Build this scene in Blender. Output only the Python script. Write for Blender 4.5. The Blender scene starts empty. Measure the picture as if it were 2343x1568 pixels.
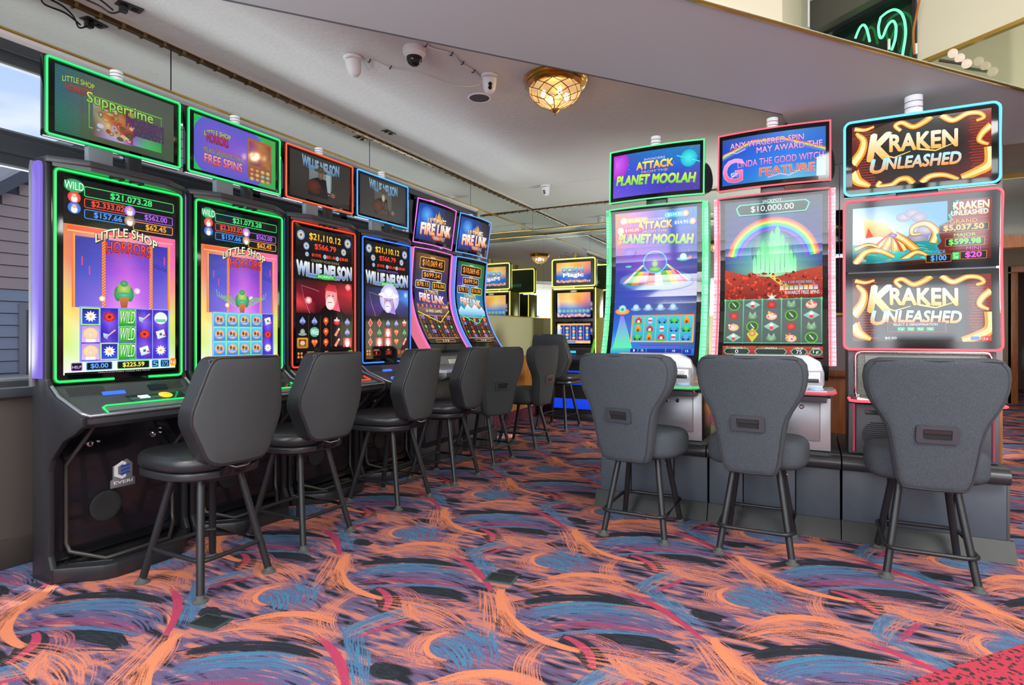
import bpy, bmesh, math, random
from mathutils import Vector, Matrix
random.seed(7)
R = math.radians
S = bpy.context.scene
COL = S.collection
# ---------------------------------------------------------------- camera
CAMH = 1.2; F = 1324.0; HX, HY = 1171.5, 768.0
YAW = R(27.36); CY, SY = math.cos(YAW), math.sin(YAW)
cd = bpy.data.cameras.new('camera'); cam = bpy.data.objects.new('camera', cd); COL.objects.link(cam)
cam.location = (0, 0, CAMH); cam.rotation_euler = (R(90), 0, YAW)
cd.sensor_width = 36; cd.lens = F/2343*36; cd.shift_y = -(784-HY)/2343; cd.clip_start = 0.05; cd.clip_end = 300
S.camera = cam
# ---------------------------------------------------------------- view
S.view_settings.view_transform = 'Standard'; S.view_settings.look = 'None'
S.view_settings.gamma = 1; S.view_settings.use_curve_mapping = False
S.view_settings.exposure = 0.0
S.cycles.adaptive_threshold = .05; S.cycles.max_bounces = 6; S.cycles.diffuse_bounces = 2; S.cycles.glossy_bounces = 4; S.cycles.transparent_max_bounces = 10; S.cycles.sample_clamp_indirect = 6
# ---------------------------------------------------------------- world (blue sky with soft clouds)
w = bpy.data.worlds.new('sky'); S.world = w; w.use_nodes = True
nt = w.node_tree; N = nt.nodes; L = nt.links; N.clear()
def nd(tree, t, **k):
    n = tree.nodes.new(t)
    for a, b in k.items():
        if a.startswith('i_'): n.inputs[a[2:].replace('_', ' ')].default_value = b
        else: setattr(n, a, b)
    return n
tc = nd(nt, 'ShaderNodeTexCoord'); sp = nd(nt, 'ShaderNodeSeparateXYZ'); L.new(tc.outputs['Generated'], sp.inputs[0])
rp = nd(nt, 'ShaderNodeValToRGB'); L.new(sp.outputs['Z'], rp.inputs[0])
e = rp.color_ramp.elements; e[0].position = 0.0; e[0].color = (.80, .86, .95, 1); e[1].position = .6; e[1].color = (.22, .42, .85, 1)
nz = nd(nt, 'ShaderNodeTexNoise'); nz.inputs['Scale'].default_value = 3.0; nz.inputs['Detail'].default_value = 5
mp = nd(nt, 'ShaderNodeMapping'); mp.inputs['Scale'].default_value = (1, 1, 3); L.new(tc.outputs['Generated'], mp.inputs[0]); L.new(mp.outputs[0], nz.inputs[0])
r2 = nd(nt, 'ShaderNodeValToRGB'); L.new(nz.outputs[0], r2.inputs[0]); r2.color_ramp.elements[0].position = .45; r2.color_ramp.elements[1].position = .65
mx = nd(nt, 'ShaderNodeMixRGB'); L.new(r2.outputs[0], mx.inputs[0]); L.new(rp.outputs[0], mx.inputs[1]); mx.inputs[2].default_value = (.95, .96, 1, 1)
bg = nd(nt, 'ShaderNodeBackground'); L.new(mx.outputs[0], bg.inputs[0]); bg.inputs[1].default_value = 1.15
wo = nd(nt, 'ShaderNodeOutputWorld'); L.new(bg.outputs[0], wo.inputs[0])
# ---------------------------------------------------------------- sun
sd = bpy.data.lights.new('sun', 'SUN'); sd.energy = 3.6; sd.angle = R(.6); sd.color = (1, .95, .88)
so = bpy.data.objects.new('sun', sd); COL.objects.link(so)
so.rotation_euler = Vector((-.30, -.12, .95)).to_track_quat('Z', 'Y').to_euler()
# ---------------------------------------------------------------- area lights: window and ground daylight, added unseen fill lamps, far room light
def area(name, loc, sx, sy, power, rot=(0, 0, 0), col=(1, 1, 1)):
    d = bpy.data.lights.new(name, 'AREA'); d.shape = 'RECTANGLE'; d.size = sx; d.size_y = sy; d.energy = power; d.color = col
    o = bpy.data.objects.new(name, d); COL.objects.link(o); o.location = loc; o.rotation_euler = rot
    return o
area('rear_ground_daylight', (1.4, -4.4, .05), 10, 3.0, 950, (R(138), 0, 0), (.95, .98, 1))
area('rear_window_daylight', (1.6, -2.72, 2.25), 10, 1.15, 300, (R(90), 0, 0), (.93, .97, 1))
area('aisle_fill', (.7, 6.5, .85), 1.6, .8, 150, (R(90), 0, R(30)), (.98, 1, .95))  # added unseen fill lamp behind the bank, brightens the back aisle
area('left_ground_daylight', (-5.5, 2.4, .1), 2.6, 9.0, 520, (0, R(-138), 0), (.96, .98, 1))
area('ceiling_fill', (2.4, .2, 4.0), 2.2, 2.2, 300, (0, 0, 0), (1, .98, .95))  # this and the next two: added ceiling fill lamps without any fixture
area('ceiling_fill', (-2.2, -1.0, 3.05), 1.6, 1.6, 140, (0, 0, 0), (1, .98, .95))
area('ceiling_fill', (3.8, 3.0, 4.0), 1.6, 1.6, 140, (0, 0, 0), (1, .98, .95))
area('far_room_light', (3.4, 10.5, 2.9), 1.6, 1.6, 32, (0, 0, 0), (1, .9, .78))



# ================================================================ helpers
def lin(c):
    if isinstance(c, str):
        c = tuple(int(c[i:i+2], 16)/255 for i in (0, 2, 4))
    return tuple((x/12.92 if x <= .04045 else ((x+.055)/1.055)**2.4) for x in c[:3])
MC = {}
def mat(name, col='808080', rough=.5, metal=0., emit=None, es=1., noise=0., nscale=200, bump=0., bscale=300, spec=.5, coat=0., trans=0.):
    if name in MC: return MC[name]
    m = bpy.data.materials.new(name); m.use_nodes = True; t = m.node_tree
    b = t.nodes['Principled BSDF']; c = lin(col)
    b.inputs['Base Color'].default_value = (*c, 1); b.inputs['Roughness'].default_value = rough; b.inputs['Metallic'].default_value = metal
    b.inputs['Specular IOR Level'].default_value = spec; b.inputs['Coat Weight'].default_value = coat
    b.inputs['Transmission Weight'].default_value = trans
    if emit:
        b.inputs['Emission Color'].default_value = (*lin(emit), 1); b.inputs['Emission Strength'].default_value = es
    if noise or bump:
        co = t.nodes.new('ShaderNodeTexCoord'); n = t.nodes.new('ShaderNodeTexNoise'); n.inputs['Scale'].default_value = nscale; n.inputs['Detail'].default_value = 2
        t.links.new(co.outputs['Object'], n.inputs[0])
        if noise:
            r = t.nodes.new('ShaderNodeMapRange'); r.inputs[3].default_value = 1-noise; r.inputs[4].default_value = 1+noise; r.inputs[1].default_value = .3; r.inputs[2].default_value = .7
            t.links.new(n.outputs[0], r.inputs[0])
            x = t.nodes.new('ShaderNodeVectorMath'); x.operation = 'SCALE'; x.inputs[0].default_value = c
            t.links.new(r.outputs[0], x.inputs['Scale']); t.links.new(x.outputs[0], b.inputs['Base Color'])
        if bump:
            n2 = t.nodes.new('ShaderNodeTexNoise'); n2.inputs['Scale'].default_value = bscale; n2.inputs['Detail'].default_value = 2
            t.links.new(co.outputs['Object'], n2.inputs[0])
            bp = t.nodes.new('ShaderNodeBump'); bp.inputs['Strength'].default_value = bump; bp.inputs['Distance'].default_value = .01
            t.links.new(n2.outputs[0], bp.inputs['Height']); t.links.new(bp.outputs[0], b.inputs['Normal'])
    MC[name] = m; return m
def glow(name, col, s):
    return mat(name, '000000', .4, 0, col, s)

def obj(name, bm, m, parent=None, smooth=False, ang=40, mods=None):
    me = bpy.data.meshes.new(name)
    bm.normal_update(); bm.to_mesh(me); bm.free()
    o = bpy.data.objects.new(name, me); COL.objects.link(o)
    if m: me.materials.append(m)
    if smooth:
        me.polygons.foreach_set('use_smooth', [True]*len(me.polygons))
        me.set_sharp_from_angle(angle=R(ang))
    if parent: o.parent = parent
    return o
def thing(name, label, cat, loc=(0, 0, 0), rz=0, group=None):
    o = bpy.data.objects.new(name, None); COL.objects.link(o); o.location = loc; o.rotation_euler = (0, 0, rz)
    o['label'] = label; o['category'] = cat
    if group: o['group'] = group
    return o
def tag(o, label, cat, group=None):
    o['label'] = label; o['category'] = cat
    if group: o['group'] = group
    return o
def struct(o): o['kind'] = 'structure'; return o
def kids(o): return [c for c in o.children]
def dup(root, loc=None, rz=None, label=None, group=None):
    def cp(o, par):
        c = o.copy(); COL.objects.link(c); c.parent = par
        for ch in list(o.children): cp(ch, c)
        return c
    r = cp(root, root.parent)
    if loc is not None: r.location = loc
    if rz is not None: r.rotation_euler = (0, 0, rz)
    if label: r['label'] = label
    if group: r['group'] = group
    return r
B = bmesh.new
def box(bm, x0, x1, y0, y1, z0, z1):
    v = [bm.verts.new(p) for p in ((x0,y0,z0),(x1,y0,z0),(x1,y1,z0),(x0,y1,z0),(x0,y0,z1),(x1,y0,z1),(x1,y1,z1),(x0,y1,z1))]
    for f in ((0,3,2,1),(4,5,6,7),(0,1,5,4),(1,2,6,5),(2,3,7,6),(3,0,4,7)): bm.faces.new([v[i] for i in f])
    return v
def bbox(x0, x1, y0, y1, z0, z1, bev=.004, seg=2):
    bm = B(); box(bm, x0, x1, y0, y1, z0, z1)
    if bev: bmesh.ops.bevel(bm, geom=list(bm.edges), offset=bev, segments=seg, profile=.5, affect='EDGES')
    return bm
def BX(name, x0, x1, y0, y1, z0, z1, m, parent=None, bev=.0, seg=2):
    return obj(name, bbox(x0, x1, y0, y1, z0, z1, bev, seg), m, parent, smooth=bev > 0)
def prism(bm, pts, axis, a, b):
    """polygon pts in the plane normal to axis, extruded from a to b. axis x: pts=(y,z); y: (x,z); z: (x,y)"""
    def P(p, t):
        return {'x': (t, p[0], p[1]), 'y': (p[0], t, p[1]), 'z': (p[0], p[1], t)}[axis]
    v0 = [bm.verts.new(P(p, a)) for p in pts]; v1 = [bm.verts.new(P(p, b)) for p in pts]
    n = len(pts); fs = [bm.faces.new(v0), bm.faces.new(list(reversed(v1)))]
    for i in range(n):
        j = (i+1) % n; fs.append(bm.faces.new((v0[j], v0[i], v1[i], v1[j])))
    bmesh.ops.recalc_face_normals(bm, faces=fs)
    return v0+v1
def PR(name, pts, axis, a, b, m, parent=None, bev=0, seg=2, ang=35):
    bm = B(); prism(bm, pts, axis, a, b)
    if bev:
        bmesh.ops.bevel(bm, geom=[e for e in bm.edges if e.calc_face_angle(0) > .35], offset=bev, segments=seg, profile=.5, affect='EDGES', clamp_overlap=True)
    return obj(name, bm, m, parent, smooth=bev > 0, ang=ang)
def slices(bm, axis, lo, hi, n):
    no = {'x': (1,0,0), 'y': (0,1,0), 'z': (0,0,1)}[axis]
    for i in range(1, n):
        t = lo+(hi-lo)*i/n; co = tuple(t if c else 0 for c in no)
        bmesh.ops.bisect_plane(bm, geom=bm.verts[:]+bm.edges[:]+bm.faces[:], plane_co=co, plane_no=no)
def tube(bm, pts, r, seg=10, closed=False, caps=True):
    pts = [Vector(p) for p in pts]; n = len(pts); rings = []
    prev = None
    for i in range(n):
        if closed: a, c = pts[i-1], pts[(i+1) % n]
        else: a, c = pts[max(i-1, 0)], pts[min(i+1, n-1)]
        d0 = (pts[i]-a); d1 = (c-pts[i])
        d0 = d0.normalized() if d0.length > 1e-9 else d1.normalized(); d1 = d1.normalized() if d1.length > 1e-9 else d0
        t = (d0+d1).normalized() if (d0+d1).length > 1e-6 else d1
        if prev is None:
            up = Vector((0, 0, 1)) if abs(t.z) < .9 else Vector((1, 0, 0))
            nrm = t.cross(up).normalized()
        else:
            nrm = (prev - t*prev.dot(t)).normalized()
        prev = nrm; bn = t.cross(nrm)
        k = 1/max(.5, math.sqrt(max(0, (1+d0.dot(d1))/2)))
        bis = (d1-d0); bis = bis.normalized() if bis.length > 1e-6 else None
        ring = []
        for j in range(seg):
            a_ = 2*math.pi*j/seg; off = nrm*math.cos(a_)*r+bn*math.sin(a_)*r
            if bis is not None: off += bis*off.dot(bis)*(k-1)
            ring.append(bm.verts.new(pts[i]+off))
        rings.append(ring)
    m_ = n if closed else n-1
    for i in range(m_):
        A, C = rings[i], rings[(i+1) % n]
        sh = 0
        if closed and i == n-1:
            sh = min(range(seg), key=lambda s: (A[0].co-C[s].co).length)
        for j in range(seg):
            bm.faces.new((A[j], A[(j+1) % seg], C[(j+1+sh) % seg], C[(j+sh) % seg]))
    if caps and not closed:
        bm.faces.new(list(reversed(rings[0]))); bm.faces.new(rings[-1])
    return bm
def TB(name, pts, r, m, parent=None, seg=10, closed=False):
    return obj(name, tube(B(), pts, r, seg, closed), m, parent, smooth=True, ang=50)
def lathe(bm, prof, seg=24, cx=0, cy=0):
    rings = []
    for r_, z in prof:
        if r_ < 1e-6: rings.append([bm.verts.new((cx, cy, z))])
        else: rings.append([bm.verts.new((cx+r_*math.cos(2*math.pi*j/seg), cy+r_*math.sin(2*math.pi*j/seg), z)) for j in range(seg)])
    for A, C in zip(rings, rings[1:]):
        for j in range(seg):
            k = (j+1) % seg
            if len(A) == 1 and len(C) == 1: continue
            if len(A) == 1: bm.faces.new((A[0], C[j], C[k]))
            elif len(C) == 1: bm.faces.new((A[j], C[0], A[k]))
            else: bm.faces.new((A[j], C[j], C[k], A[k]))
    for ring, top in ((rings[0], 0), (rings[-1], 1)):
        if len(ring) > 1: bm.faces.new(ring)
    bmesh.ops.recalc_face_normals(bm, faces=bm.faces[:])
    return bm
def LA(name, prof, m, parent=None, seg=24, loc=None, rot=None, ang=35):
    o = obj(name, lathe(B(), prof, seg), m, parent, smooth=True, ang=ang)
    if loc: o.location = loc
    if rot: o.rotation_euler = rot
    return o
def rr(x0, x1, z0, z1, r, n=5):
    """rounded rectangle outline, counter-clockwise"""
    out = []
    for cx, cz, a0 in ((x1-r, z1-r, 0), (x0+r, z1-r, 90), (x0+r, z0+r, 180), (x1-r, z0+r, 270)):
        for i in range(n+1):
            a = R(a0+90*i/n); out.append((cx+r*math.cos(a), cz+r*math.sin(a)))
    return out
def smooth_pts(pts, n=6, closed=False):
    pts = [Vector(p) for p in pts]; out = []; m_ = len(pts)
    rng = range(m_ if closed else m_-1)
    for i in rng:
        p0 = pts[i-1] if (closed or i > 0) else pts[0]; p1 = pts[i]; p2 = pts[(i+1) % m_]; p3 = pts[(i+2) % m_] if (closed or i+2 < m_) else pts[-1]
        for k in range(n):
            t = k/n
            out.append(.5*((2*p1)+(-p0+p2)*t+(2*p0-5*p1+4*p2-p3)*t*t+(-p0+3*p1-3*p2+p3)*t**3))
    if not closed: out.append(pts[-1])
    return out
def ray(px, py):
    t = (px-HX)/F; return Vector((-SY+CY*t, CY+SY*t, (HY-py)/F))
def flr(px, py, z=0):
    d = ray(px, py); s = (z-CAMH)/d.z; return Vector((d.x*s, d.y*s))
def onx(px, py, x):
    d = ray(px, py); s = x/d.x; return Vector((x, d.y*s, CAMH+d.z*s))
def ony(px, py, y):
    d = ray(px, py); s = y/d.y; return Vector((d.x*s, y, CAMH+d.z*s))
def onz(px, py, z):
    d = ray(px, py); s = (z-CAMH)/d.z; return Vector((d.x*s, d.y*s, z))

# ================================================================ picture canvas for screens
FC = {}
def glyphs(s, off):
    key = (s, round(off, 4))
    if key in FC: return FC[key]
    cu = bpy.data.curves.new('t', 'FONT'); cu.body = s; cu.offset = off; cu.resolution_u = 3; cu.align_x = 'CENTER'
    o = bpy.data.objects.new('t', cu); me = o.to_mesh()
    vs = [(v.co.x, v.co.y) for v in me.vertices]; fs = [tuple(p.vertices) for p in me.polygons]
    o.to_mesh_clear(); bpy.data.objects.remove(o); bpy.data.curves.remove(cu)
    FC[key] = (vs, fs); return FC[key]
class Canvas:
    """flat picture shown on a screen: x 0..100 left to right, y downwards"""
    def __init__(s, W, H):
        s.W, s.H = W, H; s.h = 100*H/W; s.polys = []; s.k = 0
    def add(s, pts, cols):
        s.polys.append((pts, cols, s.k))
    def nxt(s): s.k += 1
    def poly(s, pts, c, c2=None):
        s.nxt(); c = lin(c)
        if c2:
            c2 = lin(c2); ys = [p[1] for p in pts]; a, b = min(ys), max(ys)
            cols = [tuple(c[i]+(c2[i]-c[i])*((p[1]-a)/(b-a+1e-9)) for i in range(3)) for p in pts]
        else: cols = [c]*len(pts)
        s.add(pts, cols)
    def rect(s, x, y, w, h, c, c2=None): s.poly([(x, y), (x+w, y), (x+w, y+h), (x, y+h)], c, c2)
    def hrect(s, x, y, w, h, c, c2):
        s.nxt(); a, b = lin(c), lin(c2); s.add([(x, y), (x+w, y), (x+w, y+h), (x, y+h)], [a, b, b, a])
    def grid(s, x, y, w, h, rows):
        """rows of colours, bilinear patches"""
        s.nxt(); nr = len(rows)-1; nc = len(rows[0])-1; C = [[lin(c) for c in r] for r in rows]
        for j in range(nr):
            for i in range(nc):
                X0, X1 = x+w*i/nc, x+w*(i+1)/nc; Y0, Y1 = y+h*j/nr, y+h*(j+1)/nr
                s.add([(X0, Y0), (X1, Y0), (X1, Y1), (X0, Y1)], [C[j][i], C[j][i+1], C[j+1][i+1], C[j+1][i]])
    def rrect(s, x, y, w, h, r, c, c2=None, st=None, sw=.6):
        if st: s.poly(rr(x, x+w, y, y+h, r, 3), st); s.poly(rr(x+sw, x+w-sw, y+sw, y+h-sw, max(.1, r-sw), 3), c, c2)
        else: s.poly(rr(x, x+w, y, y+h, r, 3), c, c2)
    def ell(s, cx, cy, rx, ry, c, cc=None, n=20, a0=0, a1=360):
        s.nxt(); c = lin(c); cc = lin(cc) if cc else c
        P = [(cx+rx*math.cos(R(a0+(a1-a0)*i/n)), cy+ry*math.sin(R(a0+(a1-a0)*i/n))) for i in range(n+1)]
        for i in range(n): s.add([(cx, cy), P[i], P[i+1]], [cc, c, c])
    def star(s, cx, cy, r, k, c, cc=None, ri=.45, rot=-90):
        s.nxt(); c = lin(c); cc = lin(cc) if cc else c
        P = [(cx+(r if i % 2 == 0 else r*ri)*math.cos(R(rot+180*i/k)), cy+(r if i % 2 == 0 else r*ri)*math.sin(R(rot+180*i/k))) for i in range(2*k)]
        for i in range(2*k): s.add([(cx, cy), P[i], P[(i+1) % (2*k)]], [cc, c, c])
    def line(s, pts, w, c, w2=None, c2=None):
        s.nxt(); c = lin(c); c2 = lin(c2) if c2 else c; n = len(pts); w2 = w if w2 is None else w2; Q = []
        for i in range(n):
            a, b = pts[max(i-1, 0)], pts[min(i+1, n-1)]; dx, dy = b[0]-a[0], b[1]-a[1]; l = math.hypot(dx, dy) or 1
            t = i/(n-1); ww = (w+(w2-w)*t)/2; cc = tuple(c[k]+(c2[k]-c[k])*t for k in range(3))
            Q.append(((pts[i][0]-dy/l*ww, pts[i][1]+dx/l*ww), (pts[i][0]+dy/l*ww, pts[i][1]-dx/l*ww), cc))
        for A, C in zip(Q, Q[1:]): s.add([A[0], A[1], C[1], C[0]], [A[2], A[2], C[2], C[2]])
    def text(s, t, cx, cy, w, h, c, c2=None, out=None, ow=.03, bold=.012, arc=0, skew=0, shear=0, sh=None):
        """arc>0 lifts the middle; w,h box of the text; out=outline colour"""
        vs, fs = glyphs(t, 0); x0, x1 = min(v[0] for v in vs), max(v[0] for v in vs); y0, y1 = min(v[1] for v in vs), max(v[1] for v in vs)
        v_, f_ = vs, fs
        def put(off, c, c2, dx=0, dy=0):
            s.nxt(); c = lin(c); d = lin(c2) if c2 else c; P = []; K = []
            ex, ey = off*w/(x1-x0), off*h/(y1-y0)
            for a, b in v_:
                u = (a-x0)/(x1-x0)-.5; v = (b-y0)/(y1-y0)-.5
                P.append((cx+u*w+shear*v*h+dx, cy-v*h-arc*(1-4*u*u)-skew*u*w+dy))
                tt = max(0, min(1, .5-v)); K.append(tuple(c[i]+(d[i]-c[i])*tt for i in range(3)))
            n = 1 if off <= .001 or ey < .12 else (6 if off > .035 else 4)
            for j in range(n):
                if n > 1: s.nxt(); jx, jy = ex*math.cos(2*math.pi*(j+.5)/n), ey*math.sin(2*math.pi*(j+.5)/n)
                else: jx = jy = 0
                for f in f_: s.add([(P[i][0]+jx, P[i][1]+jy) for i in f], [K[i] for i in f])
        if sh: put(ow, sh, None, w*.012, h*.07)
        if out: put(ow, out, None)
        put(bold, c, c2)
    def dots(s, x, y, w, h, n, cols, r0=.3, r1=.8, k=5):
        for _ in range(n):
            q = random.choice(cols); a = random.uniform(r0, r1); s.ell(x+random.random()*w, y+random.random()*h, a, a, q, None, k)
    def fit(s, hd):
        k = s.h/hd; s.polys = [([(x, y*k) for x, y in P], C, q) for P, C, q in s.polys]; return s
    def build(s, name, parent, fmap, cuts=0, m=None, eps=.00004, cx=0):
        """fmap(x,z,d): x,z metres from the picture's lower left corner, d the lift of the layer"""
        bm = B(); lay = bm.verts.layers.float_color.new('Col')
        for pts, cols, k in s.polys:
            vv = []
            for p, c in zip(pts, cols):
                X = min(max(p[0], 0), 100); Y = min(max(p[1], 0), s.h)
                v = bm.verts.new((X/100*s.W, k*eps, (s.h-Y)/100*s.W)); v[lay] = (*c, 1); vv.append(v)
            try: bm.faces.new(vv)
            except ValueError: pass
        if cuts: slices(bm, 'z', 0, s.H, cuts)
        if cx: slices(bm, 'x', 0, s.W, cx)
        def row(x, z, d):
            if not cuts: return fmap(x, z, d)
            t = min(max(z/s.H*cuts, 0), cuts-1e-6); i = int(t); a, b = fmap(x, s.H*i/cuts, d), fmap(x, s.H*(i+1)/cuts, d); return a+(b-a)*(t-i)
        for v in bm.verts:
            x, z, d = v.co.x, v.co.z, v.co.y
            if cx:
                t = min(max(x/s.W*cx, 0), cx-1e-6); i = int(t); a, b = row(s.W*i/cx, z, d), row(s.W*(i+1)/cx, z, d); v.co = a+(b-a)*(t-i)
            else: v.co = row(x, z, d)
        # face the viewer
        for f in bm.faces:
            f.normal_update()
        return obj(name, bm, m or SCREEN, parent)
def screen_mat(name, st, rough=.06):
    m = bpy.data.materials.new(name); m.use_nodes = True; t = m.node_tree; b = t.nodes['Principled BSDF']
    a = t.nodes.new('ShaderNodeAttribute'); a.attribute_name = 'Col'
    b.inputs['Base Color'].default_value = (.004, .004, .005, 1); b.inputs['Roughness'].default_value = rough
    b.inputs['Emission Strength'].default_value = st; t.links.new(a.outputs['Color'], b.inputs['Emission Color'])
    return m
SCREEN = screen_mat('lit_screen', 1.15); DIMSCREEN = screen_mat('dim_screen', .75)
# ================================================================ materials
BLACKP = mat('black_plastic', '26272b', .32)
GLOSSB = mat('gloss_black', '15161a', .16, coat=.3)
BEZEL = mat('black_glass_bezel', '08080a', .08)
DARKG = mat('dark_grey_plastic', '3a3c40', .4)
GREYM = mat('grey_metal', '6d7074', .38, .6)
CHARC = mat('charcoal_laminate', '4a535e', .45, noise=.04, nscale=30)
SILVER = mat('silver_plastic', 'b8bac0', .32, .35)
CHROME = mat('chrome', 'd8dadd', .12, 1)
BRASS = mat('brass', 'c9a860', .22, 1)
LEATHER = mat('black_leather', '25272a', .34, bump=.05, bscale=90)
FABRIC = mat('charcoal_fabric', '454b52', .9, noise=.35, nscale=330, bump=.35, bscale=260, spec=.25)
FABRIC2 = mat('smooth_charcoal_fabric', '404345', .85, noise=.14, nscale=600, bump=.15, bscale=500, spec=.25)
LEGM = mat('black_powder_coat', '2b2d30', .36, .3)
FOOTM = mat('grey_rubber', '4c4f4e', .7)
MIRROR = mat('mirror', 'e2e7e2', .0, 1)
CLEAR = mat('clear_lamp_plastic', 'd9dbe0', .15, 0, 'e6e8ee', .25)
CEILM = mat('textured_ceiling', 'cdd2d0', .85, bump=.5, bscale=26)
SOFFM = mat('smooth_soffit_paint', 'b4c0c0', .55)
CREAM = mat('cream_paint', 'd9d2ba', .8)
TANW = mat('tan_wall', 'b4b38c', .55)
BROWNW = mat('brown_wall_panel', '4c4643', .5)
BASEB = mat('dark_baseboard', '3a3431', .5)
WHITEC = mat('white_cove', 'dedddd', .6)
DKFRAME = mat('dark_window_frame', '3d4247', .4)
SILVF = mat('silver_window_bead', 'b9bfc6', .3, .7)
BLACKM = mat('black_matte', '101113', .7)
GLASSM = None
def glass():
    m = bpy.data.materials.new('window_glass'); m.use_nodes = True; t = m.node_tree; t.nodes.clear()
    g = t.nodes.new('ShaderNodeBsdfGlossy'); g.inputs['Roughness'].default_value = .0; tr = t.nodes.new('ShaderNodeBsdfTransparent'); tr.inputs[0].default_value = (.93, .96, .97, 1)
    fr = t.nodes.new('ShaderNodeFresnel'); fr.inputs[0].default_value = 1.2; mx = t.nodes.new('ShaderNodeMixShader'); o = t.nodes.new('ShaderNodeOutputMaterial')
    t.links.new(fr.outputs[0], mx.inputs[0]); t.links.new(tr.outputs[0], mx.inputs[1]); t.links.new(g.outputs[0], mx.inputs[2]); t.links.new(mx.outputs[0], o.inputs[0])
    return m
GLASSM = glass()
def woodmat(name, c1, c2, axis='z'):
    m = bpy.data.materials.new(name); m.use_nodes = True; t = m.node_tree; b = t.nodes['Principled BSDF']; b.inputs['Roughness'].default_value = .35
    co = t.nodes.new('ShaderNodeTexCoord'); mp = t.nodes.new('ShaderNodeMapping'); mp.inputs['Scale'].default_value = (14, 14, 1.2) if axis == 'z' else (1.2, 1.2, 14)
    n = t.nodes.new('ShaderNodeTexNoise'); n.inputs['Scale'].default_value = 3; n.inputs['Detail'].default_value = 4; r = t.nodes.new('ShaderNodeValToRGB')
    r.color_ramp.elements[0].color = (*lin(c1), 1); r.color_ramp.elements[1].color = (*lin(c2), 1); r.color_ramp.elements[0].position = .35; r.color_ramp.elements[1].position = .65
    t.links.new(co.outputs['Object'], mp.inputs[0]); t.links.new(mp.outputs[0], n.inputs[0]); t.links.new(n.outputs[0], r.inputs[0]); t.links.new(r.outputs[0], b.inputs['Base Color'])
    return m
WOOD = woodmat('honey_wood', 'a3662f', 'c98a45'); WOODR = woodmat('reddish_wood', '8a4f2a', 'a9683a')

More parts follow.
